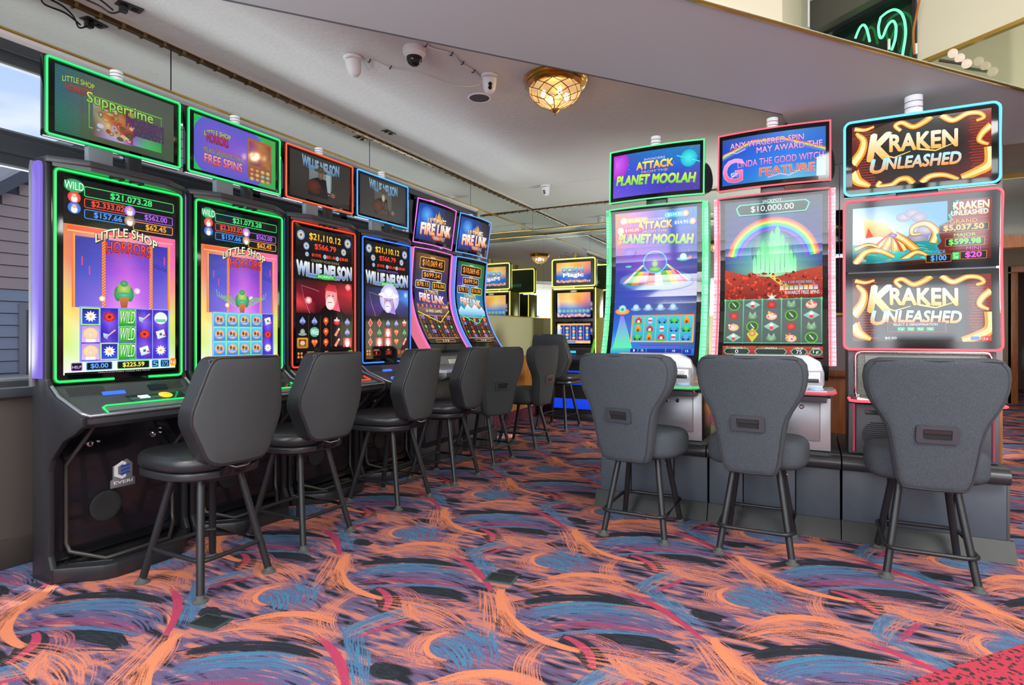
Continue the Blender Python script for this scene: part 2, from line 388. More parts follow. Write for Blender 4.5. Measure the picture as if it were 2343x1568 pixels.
# ---------------------------------------------------------------- carpet: overlapping dry-brush arcs, repeated every 0.95 m
def carpet():
    m = bpy.data.materials.new('brush_stroke_carpet'); m.use_nodes = True; t = m.node_tree; b = t.nodes['Principled BSDF']
    b.inputs['Roughness'].default_value = .95; b.inputs['Specular IOR Level'].default_value = .1
    nl = t.links.new; T = .955
    # --- one stroke as a node group
    g = bpy.data.node_groups.new('brush_stroke', 'ShaderNodeTree')
    def sock(n, ty, d=None, io='INPUT'):
        s_ = g.interface.new_socket(n, in_out=io, socket_type=ty)
        if d is not None: s_.default_value = d
    sock('Under', 'NodeSocketColor'); sock('Pos', 'NodeSocketVector'); sock('Mid', 'NodeSocketVector'); sock('Off', 'NodeSocketVector'); sock('Rot', 'NodeSocketFloat')
    sock('Rad', 'NodeSocketFloat'); sock('Wid', 'NodeSocketFloat'); sock('Span', 'NodeSocketFloat'); sock('Dens', 'NodeSocketFloat'); sock('Freq', 'NodeSocketFloat'); sock('Seed', 'NodeSocketFloat')
    sock('ColA', 'NodeSocketColor'); sock('ColB', 'NodeSocketColor'); sock('Out', 'NodeSocketColor', None, 'OUTPUT')
    gi = g.nodes.new('NodeGroupInput'); go = g.nodes.new('NodeGroupOutput'); gl = g.links.new
    def vm(op, *a):
        n = g.nodes.new('ShaderNodeVectorMath'); n.operation = op
        for i, v in enumerate(a):
            if isinstance(v, tuple): n.inputs[i].default_value = v
            else: gl(v, n.inputs[i])
        return n
    def ma(op, *a, clamp=False):
        n = g.nodes.new('ShaderNodeMath'); n.operation = op; n.use_clamp = clamp
        for i, v in enumerate(a):
            if isinstance(v, (int, float)): n.inputs[i].default_value = v
            else: gl(v, n.inputs[i])
        return n.outputs[0]
    h = T/2
    q = vm('MULTIPLY_ADD', gi.outputs['Under'], (1e-7, 1e-7, 0), gi.outputs['Pos']).outputs[0]
    q = vm('SUBTRACT', q, gi.outputs['Mid']).outputs[0]
    q = vm('WRAP', q, (h, h, h), (-h, -h, -h)).outputs[0]
    q = vm('ADD', q, gi.outputs['Off']).outputs[0]
    ro = g.nodes.new('ShaderNodeVectorRotate'); ro.rotation_type = 'Z_AXIS'; gl(q, ro.inputs['Vector']); gl(gi.outputs['Rot'], ro.inputs['Angle'])
    sx = g.nodes.new('ShaderNodeSeparateXYZ'); gl(ro.outputs[0], sx.inputs[0])
    ln = vm('LENGTH', ro.outputs[0]).outputs['Value']
    th = ma('ARCTAN2', sx.outputs[1], sx.outputs[0])
    rrn = ma('DIVIDE', ma('SUBTRACT', ln, gi.outputs['Rad']), gi.outputs['Wid'])
    an = ma('DIVIDE', th, gi.outputs['Span'])
    rrn = ma('MULTIPLY', rrn, ma('MULTIPLY_ADD', ma('MULTIPLY', an, an), .7, 1))
    cb = g.nodes.new('ShaderNodeCombineXYZ'); gl(ma('MULTIPLY_ADD', rrn, ma('MULTIPLY', gi.outputs['Freq'], 1.3), gi.outputs['Seed']), cb.inputs[0]); gl(ma('MULTIPLY', an, 1.1), cb.inputs[1])
    nz = g.nodes.new('ShaderNodeTexNoise'); nz.noise_dimensions = '2D'; nz.inputs['Scale'].default_value = 1; nz.inputs['Detail'].default_value = 0.6; gl(cb.outputs[0], nz.inputs['Vector'])
    e1 = ma('SUBTRACT', 1, ma('POWER', ma('ABSOLUTE', rrn), 3)); e2 = ma('SUBTRACT', 1, ma('POWER', ma('ABSOLUTE', an), 3))
    inside = ma('MINIMUM', e1, e2)
    comb = ma('SINE', ma('MULTIPLY_ADD', nz.outputs[0], 14, ma('MULTIPLY', rrn, ma('MULTIPLY', gi.outputs['Freq'], 3.6))))
    v = ma('ADD', ma('MULTIPLY_ADD', comb, .10, nz.outputs[0]), ma('MULTIPLY', inside, .30)); v = ma('ADD', v, gi.outputs['Dens'])
    v = ma('MULTIPLY', ma('SUBTRACT', v, .71), 15, clamp=True)
    v = ma('MULTIPLY', v, ma('MULTIPLY', inside, 8, clamp=True))
    mc = g.nodes.new('ShaderNodeMixRGB'); gl(ma('MULTIPLY_ADD', ma('SINE', ma('MULTIPLY_ADD', nz.outputs[0], 17, ma('MULTIPLY', rrn, 4))), .6, .5, clamp=True), mc.inputs[0]); gl(gi.outputs['ColA'], mc.inputs[1]); gl(gi.outputs['ColB'], mc.inputs[2])
    mo = g.nodes.new('ShaderNodeMixRGB'); gl(v, mo.inputs[0]); gl(gi.outputs['Under'], mo.inputs[1]); gl(mc.outputs[0], mo.inputs[2]); gl(mo.outputs[0], go.inputs[0])
    # --- position, slightly wobbled
    tc = t.nodes.new('ShaderNodeTexCoord')
    fn = t.nodes.new('ShaderNodeTexNoise'); fn.inputs['Scale'].default_value = 330; fn.inputs['Detail'].default_value = 1; fn.noise_dimensions = '2D'; nl(tc.outputs['Object'], fn.inputs['Vector'])
    off = t.nodes.new('ShaderNodeVectorMath'); off.operation = 'MULTIPLY_ADD'; nl(fn.outputs['Color'], off.inputs[0]); off.inputs[1].default_value = (.011, .011, 0); nl(tc.outputs['Object'], off.inputs[2])
    fl = t.nodes.new('ShaderNodeVectorMath'); fl.operation = 'MULTIPLY'; nl(off.outputs[0], fl.inputs[0]); fl.inputs[1].default_value = (1, 1, 0)
    pos = fl.outputs[0]
    OR = 'D4805E'; OR2 = 'B06C66'; BL = '3E7E9C'; BL2 = '535F88'; PU = '665070'; PU2 = '7E4464'; CR = 'B83C58'; CR2 = '96405F'; BK = '25282E'; BK2 = '30333C'; DU = '8A6474'; ODK = 'B87266'
    Z1 = lambda x, y: (1150+x/3.905, 1200+y/3.905)
    Z3 = lambda x, y: (540+x/3.55, 1200+y/3.55)
    # (zoom, three points on the centre line, half width m, density, freq, colours)
    ST = [
     (Z3, (1500, 900), (1900, 1000), (2150, 1100), .16, .05, 6, DU, PU),
     (Z1, (300, 980), (900, 1050), (1600, 1120), .12, -.02, 6, PU, BK),
     (Z3, (1400, 1060), (1800, 1000), (2250, 1000), .10, -.02, 9, BL2, PU),
     (Z3, (1850, 850), (2010, 960), (2050, 1120), .10, .02, 8, BL, BL2),
     (Z3, (1600, 940), (1780, 1030), (1850, 1160), .09, .04, 7, BL, BL2),
     (Z3, (1140, 1150), (1220, 1190), (1330, 1230), .045, .3, 2, BK, BK2),
     (Z1, (100, 720), (330, 700), (520, 690), .05, .1, 6, OR2, BK),
     (Z1, (250, 690), (720, 655), (1200, 720), .040, .3, 2, BK, BK2),
     (Z1, (250, 860), (850, 800), (1500, 950), .125, .10, 8, BL2, PU),
     (Z1, (280, 820), (850, 760), (1400, 860), .05, .04, 6, BL, BL2),
     (Z1, (300, 760), (700, 705), (1050, 720), .016, .10, 4, BL, BL),
     (Z1, (1080, 740), (1400, 800), (1700, 960), .035, .03, 5, OR, PU),
     (Z1, (400, 920), (900, 900), (1500, 1000), .035, .03, 7, CR2, PU2),
     (Z1, (900, 1010), (1220, 1035), (1560, 1120), .05, .3, 2, BK, BK2),
     (Z1, (350, 1010), (850, 955), (1500, 1015), .018, .14, 4, BL, BL2),
     (Z1, (1250, 500), (1500, 700), (1800, 930), .05, .02, 7, BL2, BL),
     (Z1, (1100, 600), (1450, 770), (1720, 960), .020, .35, 3, CR, CR2),
     (Z1, (600, 990), (950, 1090), (1100, 1300), .07, -.03, 8, OR2, PU2),
     (Z1, (560, 1020), (760, 1130), (840, 1290), .055, .35, 2, BK, BK2),
     (Z1, (590, 1010), (760, 1120), (820, 1270), .019, .35, 3, CR, CR2),
     (Z1, (1230, 620), (1450, 490), (1640, 450), .06, .02, 8, BL, OR2),
     (Z1, (1250, 560), (1430, 450), (1620, 400), .028, .10, 6, BL, BL2),
     (Z1, (1400, 590), (1520, 540), (1650, 480), .018, .1, 4, CR, PU2),
     (Z3, (2150, 560), (1950, 650), (1650, 740), .05, -.06, 12, OR, PU),
     (Z1, (200, 590), (680, 530), (1100, 600), .100, .0, 17, OR, ODK),
     (Z1, (450, 480), (750, 450), (1000, 480), .030, .22, 5, OR, OR),
     (Z3, (1360, 650), (1560, 700), (1850, 860), .12, -.02, 17, OR, ODK),
     (Z3, (1400, 640), (1440, 710), (1520, 770), .035, .2, 3, OR, ODK),
     (Z3, (1660, 890), (1500, 980), (1700, 1140), .055, .0, 9, OR, ODK),
     (Z3, (1650, 900), (1560, 990), (1700, 1100), .013, .3, 3, OR, OR),
     (Z3, (1150, 1040), (1400, 1090), (1700, 1160), .06, -.03, 12, OR, PU),
     (Z3, (2080, 530), (2140, 700), (2130, 850), .10, .0, 14, OR, ODK),
     (Z3, (2130, 520), (2225, 690), (2230, 860), .026, .2, 4, OR, ODK),
     (Z1, (0, 600), (120, 880), (420, 1050), .028, .3, 2, OR, OR),
     (Z1, (-40, 760), (60, 920), (300, 1080), .05, -.04, 10, OR, BK),
     (Z1, (1090, 290), (960, 440), (1200, 600), .065, -.02, 11, OR, ODK),
     (Z1, (1240, 560), (1450, 700), (1780, 880), .018, .1, 5, BL, BL2),
    ]
    cur = None
    base = t.nodes.new('ShaderNodeValToRGB'); bn = t.nodes.new('ShaderNodeTexNoise'); bn.noise_dimensions = '2D'; bn.inputs['Scale'].default_value = 5; bn.inputs['Detail'].default_value = 2
    mpn = t.nodes.new('ShaderNodeMapping'); mpn.inputs['Scale'].default_value = (1, 5, 1); mpn.inputs['Rotation'].default_value = (0, 0, .5); nl(pos, mpn.inputs[0]); nl(mpn.outputs[0], bn.inputs['Vector']); nl(bn.outputs[0], base.inputs[0])
    el = base.color_ramp.elements; el[0].position = .38; el[0].color = (*lin(BK), 1); el[1].position = .62; el[1].color = (*lin(ODK), 1)
    x = el.new(.47); x.color = (*lin(PU), 1); x = el.new(.54); x.color = (*lin('5a5a78'), 1)
    cur = base.outputs[0]
    for k, (Z, p0, p1, p2, wd, dens, fq, ca, cb_) in enumerate(ST):
        A, M_, C = (flr(*Z(*p)) for p in (p0, p1, p2))
        ax, ay, bx_, by, cx, cy = A.x, A.y, M_.x, M_.y, C.x, C.y
        d = 2*(ax*(by-cy)+bx_*(cy-ay)+cx*(ay-by))
        if abs(d) < 1e-4: d = 1e-4
        ux = ((ax*ax+ay*ay)*(by-cy)+(bx_*bx_+by*by)*(cy-ay)+(cx*cx+cy*cy)*(ay-by))/d
        uy = ((ax*ax+ay*ay)*(cx-bx_)+(bx_*bx_+by*by)*(ax-cx)+(cx*cx+cy*cy)*(bx_-ax))/d
        O = Vector((ux, uy)); r_ = (M_-O).length; am = math.atan2(M_.y-O.y, M_.x-O.x)
        def da(P): return abs((math.atan2(P.y-O.y, P.x-O.x)-am+math.pi) % (2*math.pi)-math.pi)
        sp_ = max(da(A), da(C))*1.12; sp_ = min(sp_, (T*.56)/r_)
        n = t.nodes.new('ShaderNodeGroup'); n.node_tree = g; nl(cur, n.inputs['Under']); nl(pos, n.inputs['Pos'])
        n.inputs['Mid'].default_value = (M_.x, M_.y, 0); n.inputs['Off'].default_value = (M_.x-O.x, M_.y-O.y, 0); n.inputs['Rot'].default_value = -am
        n.inputs['Rad'].default_value = r_; n.inputs['Wid'].default_value = wd; n.inputs['Span'].default_value = sp_; n.inputs['Dens'].default_value = dens; n.inputs['Freq'].default_value = fq; n.inputs['Seed'].default_value = 13.7*k
        n.inputs['ColA'].default_value = (*lin(ca), 1); n.inputs['ColB'].default_value = (*lin(cb_), 1)
        cur = n.outputs[0]
    mr = t.nodes.new('ShaderNodeMapRange'); nl(fn.outputs[0], mr.inputs[0]); mr.inputs[1].default_value = .3; mr.inputs[2].default_value = .7; mr.inputs[3].default_value = .72; mr.inputs[4].default_value = 1.25
    sc = t.nodes.new('ShaderNodeVectorMath'); sc.operation = 'SCALE'; nl(cur, sc.inputs[0]); nl(mr.outputs[0], sc.inputs['Scale']); nl(sc.outputs[0], b.inputs['Base Color'])
    return m
CARPET = carpet()
def speckle(name, c1, c2, scale, lo=.47, hi=.53):
    m = bpy.data.materials.new(name); m.use_nodes = True; t = m.node_tree; b = t.nodes['Principled BSDF']; b.inputs['Roughness'].default_value = .95
    tc = t.nodes.new('ShaderNodeTexCoord'); n = t.nodes.new('ShaderNodeTexNoise'); n.inputs['Scale'].default_value = scale; n.inputs['Detail'].default_value = 3; r = t.nodes.new('ShaderNodeValToRGB')
    t.links.new(tc.outputs['Object'], n.inputs[0]); t.links.new(n.outputs[0], r.inputs[0]); t.links.new(r.outputs[0], b.inputs[0])
    r.color_ramp.elements[0].position = lo; r.color_ramp.elements[0].color = (*lin(c1), 1); r.color_ramp.elements[1].position = hi; r.color_ramp.elements[1].color = (*lin(c2), 1)
    return m
REDC = speckle('red_speckled_carpet', '26282e', 'b03046', 45, .42, .46); MAROON = speckle('maroon_carpet_skirting', '2b1c28', '7a2b40', 60)

# ================================================================ structure
XW = -3.68; YB = 8.165; ZC = 3.1; ZS = 2.77
def quad(name, pts, m, parent=None):
    bm = B(); bm.faces.new([bm.verts.new(p) for p in pts]); return obj(name, bm, m, parent)
def slab(name, pts, z0, z1, m, parent=None, bev=0):
    return PR(name, pts, 'z', z0, z1, m, parent, bev)
floor = struct(slab('floor', [(-3.8, -2.6), (7, -2.6), (7, 17), (-3.8, 17)], -.08, 0, CARPET))
# red carpet border, lower right
e1 = Vector((.6585, .7526)); n1 = Vector((.7526, -.6585)); q0 = Vector((.345, 2.466))
a_, b_ = q0-e1*3.2, q0+e1*1.15
tag(slab('carpet_runner', [tuple(a_), tuple(b_), tuple(b_+n1*1.6), tuple(a_+n1*1.6)], .0, .003, REDC), 'red and black speckled carpet runner at the lower right corner', 'carpet')

# diagonal band geometry at z = 2.6
ZB = 2.6
o0, o1 = onz(520, 0, ZB), onz(1790, 262, ZB); i0, i1 = onz(1655, 0, ZB), onz(2343, 198, ZB)
dB = (o1-o0).to_2d().normalized(); nB = Vector((dB.y, -dB.x))
O0 = o0.to_2d()-dB*4.5; O1 = o1.to_2d(); I0 = i0.to_2d()-dB*4.2; I1 = i1.to_2d()+dB*.35
YP = 5.44
inn = [I0+dB*((I1-I0).length*k/8)-nB*(.05*math.sin(math.pi*k/8)) for k in range(9)]   # inner lip bows slightly
out = [O0+dB*((O1-O0).length*k/10)+nB*(0) for k in range(11)]
band = [tuple(p) for p in out]+[(-.0, YP), (6.98, YP)]+[(6.98, float(I1.y))]+[tuple(p) for p in reversed(inn)]
bulk = struct(slab('ceiling_bulkhead', band, ZB, ZB+.012, SOFFM)); bulk.name = 'ceiling_soffit'
lipb = B(); tube(lipb, [(p.x, p.y, ZB-.001) for p in inn], .009, 6); struct(obj('trim_1', lipb, BRASS, None, True))
lipo = B(); tube(lipo, [(p.x, p.y, ZB-.001) for p in out], .004, 6); struct(obj('trim_2', lipo, DKFRAME, None, True))
# fascia above the outer edge
fb = B(); pr = [(p.x, p.y) for p in out]
for A_, C_ in zip(pr, pr[1:]):
    fb.faces.new([fb.verts.new((*A_, ZB+.012)), fb.verts.new((*C_, ZB+.012)), fb.verts.new((*C_, 4.05)), fb.verts.new((*A_, 4.05))])
for A_, C_ in ((tuple(O1), (0, YP)), ((0, YP), (7, YP))):
    fb.faces.new([fb.verts.new((*A_, ZB+.012)), fb.verts.new((*C_, ZB+.012)), fb.verts.new((*C_, 4.05)), fb.verts.new((*A_, 4.05))])
struct(obj('wall_fascia', fb, CREAM))
# main textured ceiling (left of the band) and the raised cream ceiling
struct(slab('ceiling', [(-3.8, -2.6), (float(O0.x), -2.6)]+[tuple(p+nB*.02) for p in out]+[(.02, YP), (7, YP), (7, 17), (-3.8, 17)], ZC, ZC+.06, CEILM))
struct(slab('ceiling_raised', [(-4, -2.6), (7, -2.6), (7, YP+.1), (-4, YP+.1)], 4.05, 4.1, CREAM))
# left wall: low brown panel, sill, baseboard, end pier with mirror
wl = struct(BX('wall_left', XW-.12, XW-.01, -2.6, 6.2, 0, .88, BROWNW))
struct(BX('baseboard_left', XW-.03, XW+.012, -2.6, 6.2, 0, .15, BASEB, None, .004))
sill = struct(BX('trim_3', XW-.14, XW+.03, -2.6, 6.2, .88, .93, DKFRAME, None, .006))
wl2 = struct(BX('wall_left_far', XW-.12, XW, 6.2, YB+.1, .914, ZC, TANW))
struct(BX('wall_left_head', XW-.2, XW-.012, -2.6, 6.2, ZS+.02, ZC+.05, WHITEC))
# windows, left wall
def window(name, y0, y1, z0, z1):
    f = B()
    for a in ((y0, y0+.035, z0, z1), (y1-.035, y1, z0, z1), (y0, y1, z0, z0+.03), (y0, y1, z1-.05, z1)): box(f, XW-.12, XW-.055, *a)
    wn = struct(obj(name, f, DKFRAME))
    bd = B()
    for a in ((y0+.035, y0+.047, z0+.03, z1-.05), (y1-.047, y1-.035, z0+.03, z1-.05), (y0+.035, y1-.035, z0+.03, z0+.042), (y0+.035, y1-.035, z1-.062, z1-.05)): box(bd, XW-.10, XW-.065, *a)
    obj('window_bead', bd, SILVF, wn)
    quad('window_pane', [(XW-.085, y0+.03, z0+.02), (XW-.085, y1-.03, z0+.02), (XW-.085, y1-.03, z1-.04), (XW-.085, y0+.03, z1-.04)], GLASSM, wn)
ys = [-2.4, -1.2, 0.0, 1.12, 2.1, 3.0, 3.93, 4.93, 5.55, 6.15]
k = 0
for a, b in zip(ys, ys[1:]):
    k += 1; window('window_%d' % k, a, b, .93, 2.15); k += 1; window('window_%d' % k, a, b, 2.24, 2.68)
struct(BX('trim_4', XW-.13, XW-.03, -2.6, 6.2, 2.15, 2.24, DKFRAME, None, .004))
struct(BX('trim_5', XW-.13, XW-.02, -2.6, 6.2, 2.68, 2.735, DKFRAME, None, .004))
cv = B(); prism(cv, [(XW-.1, ZS), (XW+.006, ZS), (XW+.0, ZS-.02), (XW-.03, ZS-.038), (XW-.1, ZS-.042)], 'y', -2.6, 6.19); struct(obj('trim_6', cv, WHITEC))
# mirrored soffit faces, left wall and back wall, as panels with fine joints
mirs = [-2.6, .42, 2.308, 4.20, 6.01, 7.765]
for a, b in zip(mirs, mirs[1:]): BX('mirror_panel', XW-.003, XW+.004, a+.004, b-.004, ZS+.012, ZC-.045, MIRROR, wl)
struct(BX('wall_joint_backing', XW-.012, XW+.001, -2.6, 7.765, ZS, ZC, BLACKM))
struct(BX('trim_7', XW-.01, XW+.012, -2.6, 6.2, ZS-.004, ZS+.012, BRASS, None, .003))
struct(BX('trim_8', XW-.05, XW+.012, 6.2, 7.78, ZS-.006, ZS+.012, BRASS, None, .003))
# back wall
wb = struct(BX('wall_back', XW-.1, 1.3, YB, YB+.1, 0, ZC, TANW))
struct(BX('soffit_back', XW-.05, 1.3, 7.775, YB, ZS, ZC, WHITEC)).name = 'ceiling_soffit_back'
xs = [XW, -1.95, -.2, 1.3]
for a, b in zip(xs, xs[1:]): BX('mirror_panel', a+.003, b-.003, 7.765, 7.773, ZS+.012, ZC-.045, MIRROR, wb)
BX('mirror_panel', XW+.003, 1.3, 7.79, YB-.01, ZS-.006, ZS-.002, mat('greenish_mirror', '7d8778', .4, .5), wb)
for a, b in zip(xs, xs[1:]): BX('mirror_panel', a+.003, b-.003, YB-.012, YB-.002, 1.475, ZS-.008, MIRROR, wb)
struct(BX('trim_9', XW, 1.3, 7.757, 7.79, ZS-.008, ZS+.012, BRASS, None, .003))
struct(BX('trim_10', XW, 1.3, YB-.03, YB-.012, ZS-.025, ZS-.008, BRASS, None, .003))
for a, b in ((6.24, YB-.014),): BX('mirror_panel', XW, XW+.008, a, b, 1.475, ZS-.008, MIRROR, wl2)
struct(BX('trim_11', XW, XW+.014, 6.2, YB, 1.462, 1.475, BRASS)); struct(BX('trim_12', XW, 1.3, YB-.02, YB, 1.462, 1.475, BRASS))
# wainscot: separate wood boards, cap, maroon skirting
wv = struct(BX('wall_left_wainscot', XW-.1, XW-.004, 6.2, YB, 0, .914, BLACKM))
y = 6.2
while y < YB-.02: BX('plank', XW-.004, XW+.012, y+.003, min(y+.32, YB)-.003, .155, .88, WOOD, wv, .004); y += .32
x = XW+.01
while x < 1.3: BX('plank', x+.003, min(x+.32, 1.3)-.003, YB-.014, YB+.002, .155, .88, WOOD, wb, .004); x += .32
struct(BX('trim_13', XW-.01, XW+.03, 6.2, YB, .88, .914, WOOD, None, .005)); struct(BX('trim_14', XW, 1.3, YB-.032, YB, .88, .914, WOOD, None, .005))
struct(BX('baseboard_left_far', XW-.01, XW+.016, 6.2, YB, 0, .155, MAROON)); struct(BX('baseboard_back', XW, 1.3, YB-.02, YB, 0, .155, MAROON))
# partition behind the right bank
wp = struct(BX('wall_partition', -.25, 1.25, YP, YP+.1, 0, ZB, mat('mauve_wall', '9a8d93', .6)))
for a, b in ((-.24, .2), (.206, .72), (.726, 1.24)): BX('mirror_panel', a, b, YP-.012, YP, 1.385, ZB-.01, MIRROR, wp)
struct(BX('trim_15', -.25, 1.25, YP-.02, YP, 1.365, 1.385, BRASS))
x = -.25
while x < 1.2: BX('plank', x+.003, min(x+.25, 1.25)-.003, YP-.014, YP, .10, .86, WOODR, wp, .004); x += .25
struct(BX('trim_16', -.25, 1.25, YP-.035, YP, .86, .915, WOODR, None, .006)); struct(BX('baseboard_partition', -.25, 1.25, YP-.03, YP, 0, .1, BLACKM))
struct(BX('wall_left_upper', -3.9, -3.8, -2.6, 5.6, ZC, 4.1, CREAM))
# walls behind the camera and to the right
wr = struct(B() and BX('wall_front_low', -3.8, 7, -2.6, -2.5, 0, .5, BROWNW)); struct(BX('wall_front_top', -3.8, 7, -2.6, -2.5, 2.85, 4.1, WHITEC))
for k_, x in enumerate((-3.7, -2.2, -.7, .8, 2.3, 3.8, 5.4, 6.9)): struct(BX('wall_front_mullion_%d' % (k_+1), x-.06, x+.06, -2.6, -2.5, .5, 2.85, DKFRAME))
struct(BX('wall_right', 7, 7.1, -2.6, 17, 0, 4.1, mat('warm_grey_wall', '8d8580', .7)))
struct(BX('wall_end', -3.8, 7, 16.6, 16.7, 0, ZC, mat('dark_red_wall', '5a3a38', .6)))
# ================================================================ pictures on the screens
def art_horror(W, H, v):
    c = Canvas(W, H); h = c.h
    c.rect(0, 0, 100, h, '0b0f0d')
    s0 = .235*h
    c.grid(0, s0, 100, h-s0, [['d8783c', 'e8a24e', 'f09a70', 'e880b0', 'e0609a'], ['e88848', 'b868b0', 'd888e0', 'a868d8', 'e86aa8'], ['e8c070', 'a868d0', 'e898e8', 'b078e0', 'f09070'], ['f0e070', 'f0c080', 'f8ec98', 'f0e080', 'd8dc60'], ['d0e870', 'd8f0d8', 'e8f8e0', 'd8f0c8', 'b8dc70'], ['e8f8e8', 'e8f8f0', 'f0f8f0', 'e8f8e8', 'e0f0d0']])
    # shop window panes
    y0, y1 = s0+.055*h, .655*h
    c.grid(9, y0, 22, y1-y0, [['3a3a90', '4648b0'], ['4a50b8', '5a5cc8'], ['6a60c8', '8a70d8']])
    c.grid(34, y0, 40, y1-y0, [['4a3aa8', '6a48c0', '5038a8'], ['8a50d0', 'c060d8', '8a48c8'], ['c070e0', 'f090e8', 'b068e0']])
    c.grid(77, y0, 15, y1-y0, [['2e2e98', '3a34a8'], ['4a48c0', '5a50c8'], ['7a66d8', '8a70dc']])
    for x in (6.5, 92): c.hrect(x, y0-2, 2.5, y1-y0+2, 'e8622a', 'f6b050')
    for x in (31, 74):
        c.rect(x, y0, 3, y1-y0, 'f08a3c', 'f6a878')
        for j in range(24): c.line([(x, y0+j*(y1-y0)/24+3), (x+3, y0+j*(y1-y0)/24)], .8, 'c85a38')
    c.hrect(3, s0+1, 94, 4, 'e85a2a', 'f06a90'); c.hrect(3, s0+5, 94, 1.2, 'f8c060', 'f8a0b0')
    c.text('LIQUOR', 84.5, y0+22, 13, 5, '2a2880', skew=-.35)
    for x, y in ((14, y0+18), (20, y0+26), (88, y0+10)): c.rect(x, y, 1, 8, 'e04a80')
    c.ell(62, y0+46, 3, 3, 'e0a0f0', 'ffffff'); c.ell(31, y0+55, 2.6, 2.6, 'f8c080', 'ffffff')
    # potted plant
    py = y1
    for s_ in (-1, 1):
        for q in range(4+4*v):
            L_ = 10+3*q if v else 6+q
            c.line([(50, py-9), (50+s_*L_*.5, py-12-q), (50+s_*L_, py-7-q*1.6), (50+s_*(L_+1.5), py-10-q*2.2)], 1.2, '2f8a48', .4, '9ae86a' if v else '58b858')
        c.ell(50+s_*5.5, py-14, 3.2, 7, '1f7a50', '58b070')
    c.ell(50, py-19, 6, 6.5, '6fae4a', 'c8d070'); c.ell(50, py-24, 3.5, 3, '2f8a58', '60b078'); c.ell(50, py-13, 7, 2.5, '2f9a70', '60c890')
    c.poly([(45.5, py-11), (54.5, py-11), (52.5, py), (47.5, py)], 'c87844', '9a5030')
    # jackpots
    def bar(x, y, w, hh, col, t, tx, tw): c.rrect(x, y, w, hh, 1.6, '141a16', None, col, .7); c.text(t, tx, y+hh/2, tw, hh*.68, col, bold=.03)
    bar(16, .03*h, 82, 9.5, '3fe070', '$21.073.28', 57, 38); bar(16, .092*h, 36, 8.5, 'e84a34', '$2.333.02', 36, 28); bar(16, .148*h, 36, 8.5, '4a90e8', '$157.66', 36, 24)
    bar(58, .112*h, 39, 8.5, 'a860e0', '$562.00', 80, 22); bar(58, .168*h, 39, 8.5, 'f0a038', '$62.45', 80, 20)
    c.ell(8, .04*h, 8.5, 6, '1f9a58', '48d088'); c.text('WILD', 8, .04*h, 15, 7, 'd8ffe0', None, '0f6a38', .05)
    for x, y, a, b in ((8, .098*h, 'd84030', 'f07058'), (8, .152*h, '3868d0', '6a9af0'), (55, .118*h, '8a50d0', 'e8d0f8'), (55, .172*h, '806050', 'f0d8c8')):
        c.ell(x, y, 5.2, 5.2, a, b); c.ell(x, y+1.5, 2.6, 3, 'f0e0d0', 'ffffff'); c.ell(x, y-1.6, 2, 1.7, 'c89878', 'f0c8a8')
    c.text('LITTLE SHOP', 53, s0+10, 56, 8, 'ffffe0', 'f0e090', '2a4038', .05, arc=9, sh='2a2a60'); c.text('of', 53, s0+11, 4, 3, '80c8f0', None, '104060')
    c.text('HORRORS', 54, s0+17, 40, 10, 'f85a30', 'd83020', '401018', .05, arc=2)
    for j in range(9): c.line([(36+j*4.4, s0+21), (36+j*4.4, s0+23+random.random()*4)], 1.1, 'd83020', .3)
    # reels
    rx, ry, rw, rh = 13, .655*h, 79, .275*h; cw, ch = rw/5, rh/3
    c.rect(rx-1, ry-1, rw+2, rh+2, '8a98f0')
    for i in range(5): c.grid(rx+i*cw+.4, ry, cw-.8, rh, [['2a1c9a', '3a2cc0', '2a1c9a'], ['4a30c8', '8a60e8', '4a30c8'], ['2a18a0', '4a38c8', '2a18a0'], ['5038c8', '8058e0', '4a30c0'], ['3828b8', '4838c8', '3424b0']])
    def daisy(x, y):
        c.star(x, y, 5.4, 11, 'e8e8f0', 'ffffff', .6); c.ell(x, y, 1.3, 1.3, 'f0c040')
    def rose(x, y):
        c.ell(x, y, 5, 4.4, 'b01820', 'f04838'); c.star(x, y, 4.4, 6, 'd83028', 'f86050', .75, 10); c.ell(x, y, 1.6, 1.5, '8a1018')
    def axe(x, y):
        c.line([(x-3, y+3), (x+5, y-4)], 1.2, 'e8b890'); c.poly([(x-5.5, y-1), (x-1, y+.2), (x-1.8, y+5), (x-5, y+3)], 'c8d8e8', '8aa0c0')
    def note(x, y): c.poly([(x-5, y-2.5), (x+3, y-5), (x+5, y+2.5), (x-3, y+5)], 'f0f4f8', 'c8d8e0'); c.ell(x, y, 1.4, 1.4, '50686a'); c.ell(x+3.4, y+1, 1, 1, 'e02840')
    def wild(x, y): c.rect(x-cw/2+.4, y-ch/2+.4, cw-.8, ch-.8, '6ae040', '20a030'); c.text('WILD', x, y, cw-2, ch*.72, 'f0fff0', 'a8f0a0', '0a5a20', .06, shear=.1)
    def lady(x, y):
        c.rect(x-cw/2+.6, y-ch/2+.6, cw-1.2, ch-1.2, 'b890e0', 'd8b8f0'); c.ell(x, y-.5, 6, 5.4, 'e8c890', 'f8e8b8'); c.ell(x, y+.6, 2.8, 3.4, 'f0c0a0', 'f8dcc8'); c.rect(x-4, y+4.6, 8, ch/2-5.2, 'f8f4f8')
    def sky(x, y):
        c.rect(x-cw/2+.6, y-ch/2+.6, cw-1.2, ch-1.2, '58c8f0', '3a80d8'); c.ell(x, y, 5.6, 5, 'f0a070', 'f8d8a0'); c.ell(x-2, y-1, 1.6, 2.2, '7a4838'); c.ell(x+1.8, y, 1.8, 2.4, '906050'); c.rect(x-4, y+1.6, 8, 1.2, '48a0f0')
    def soda(x, y): c.ell(x, y, 6.4, 6, 'd8f0e8', 'f0ffff'); c.rect(x-5, y+1, 10, 3, '70c8a0')
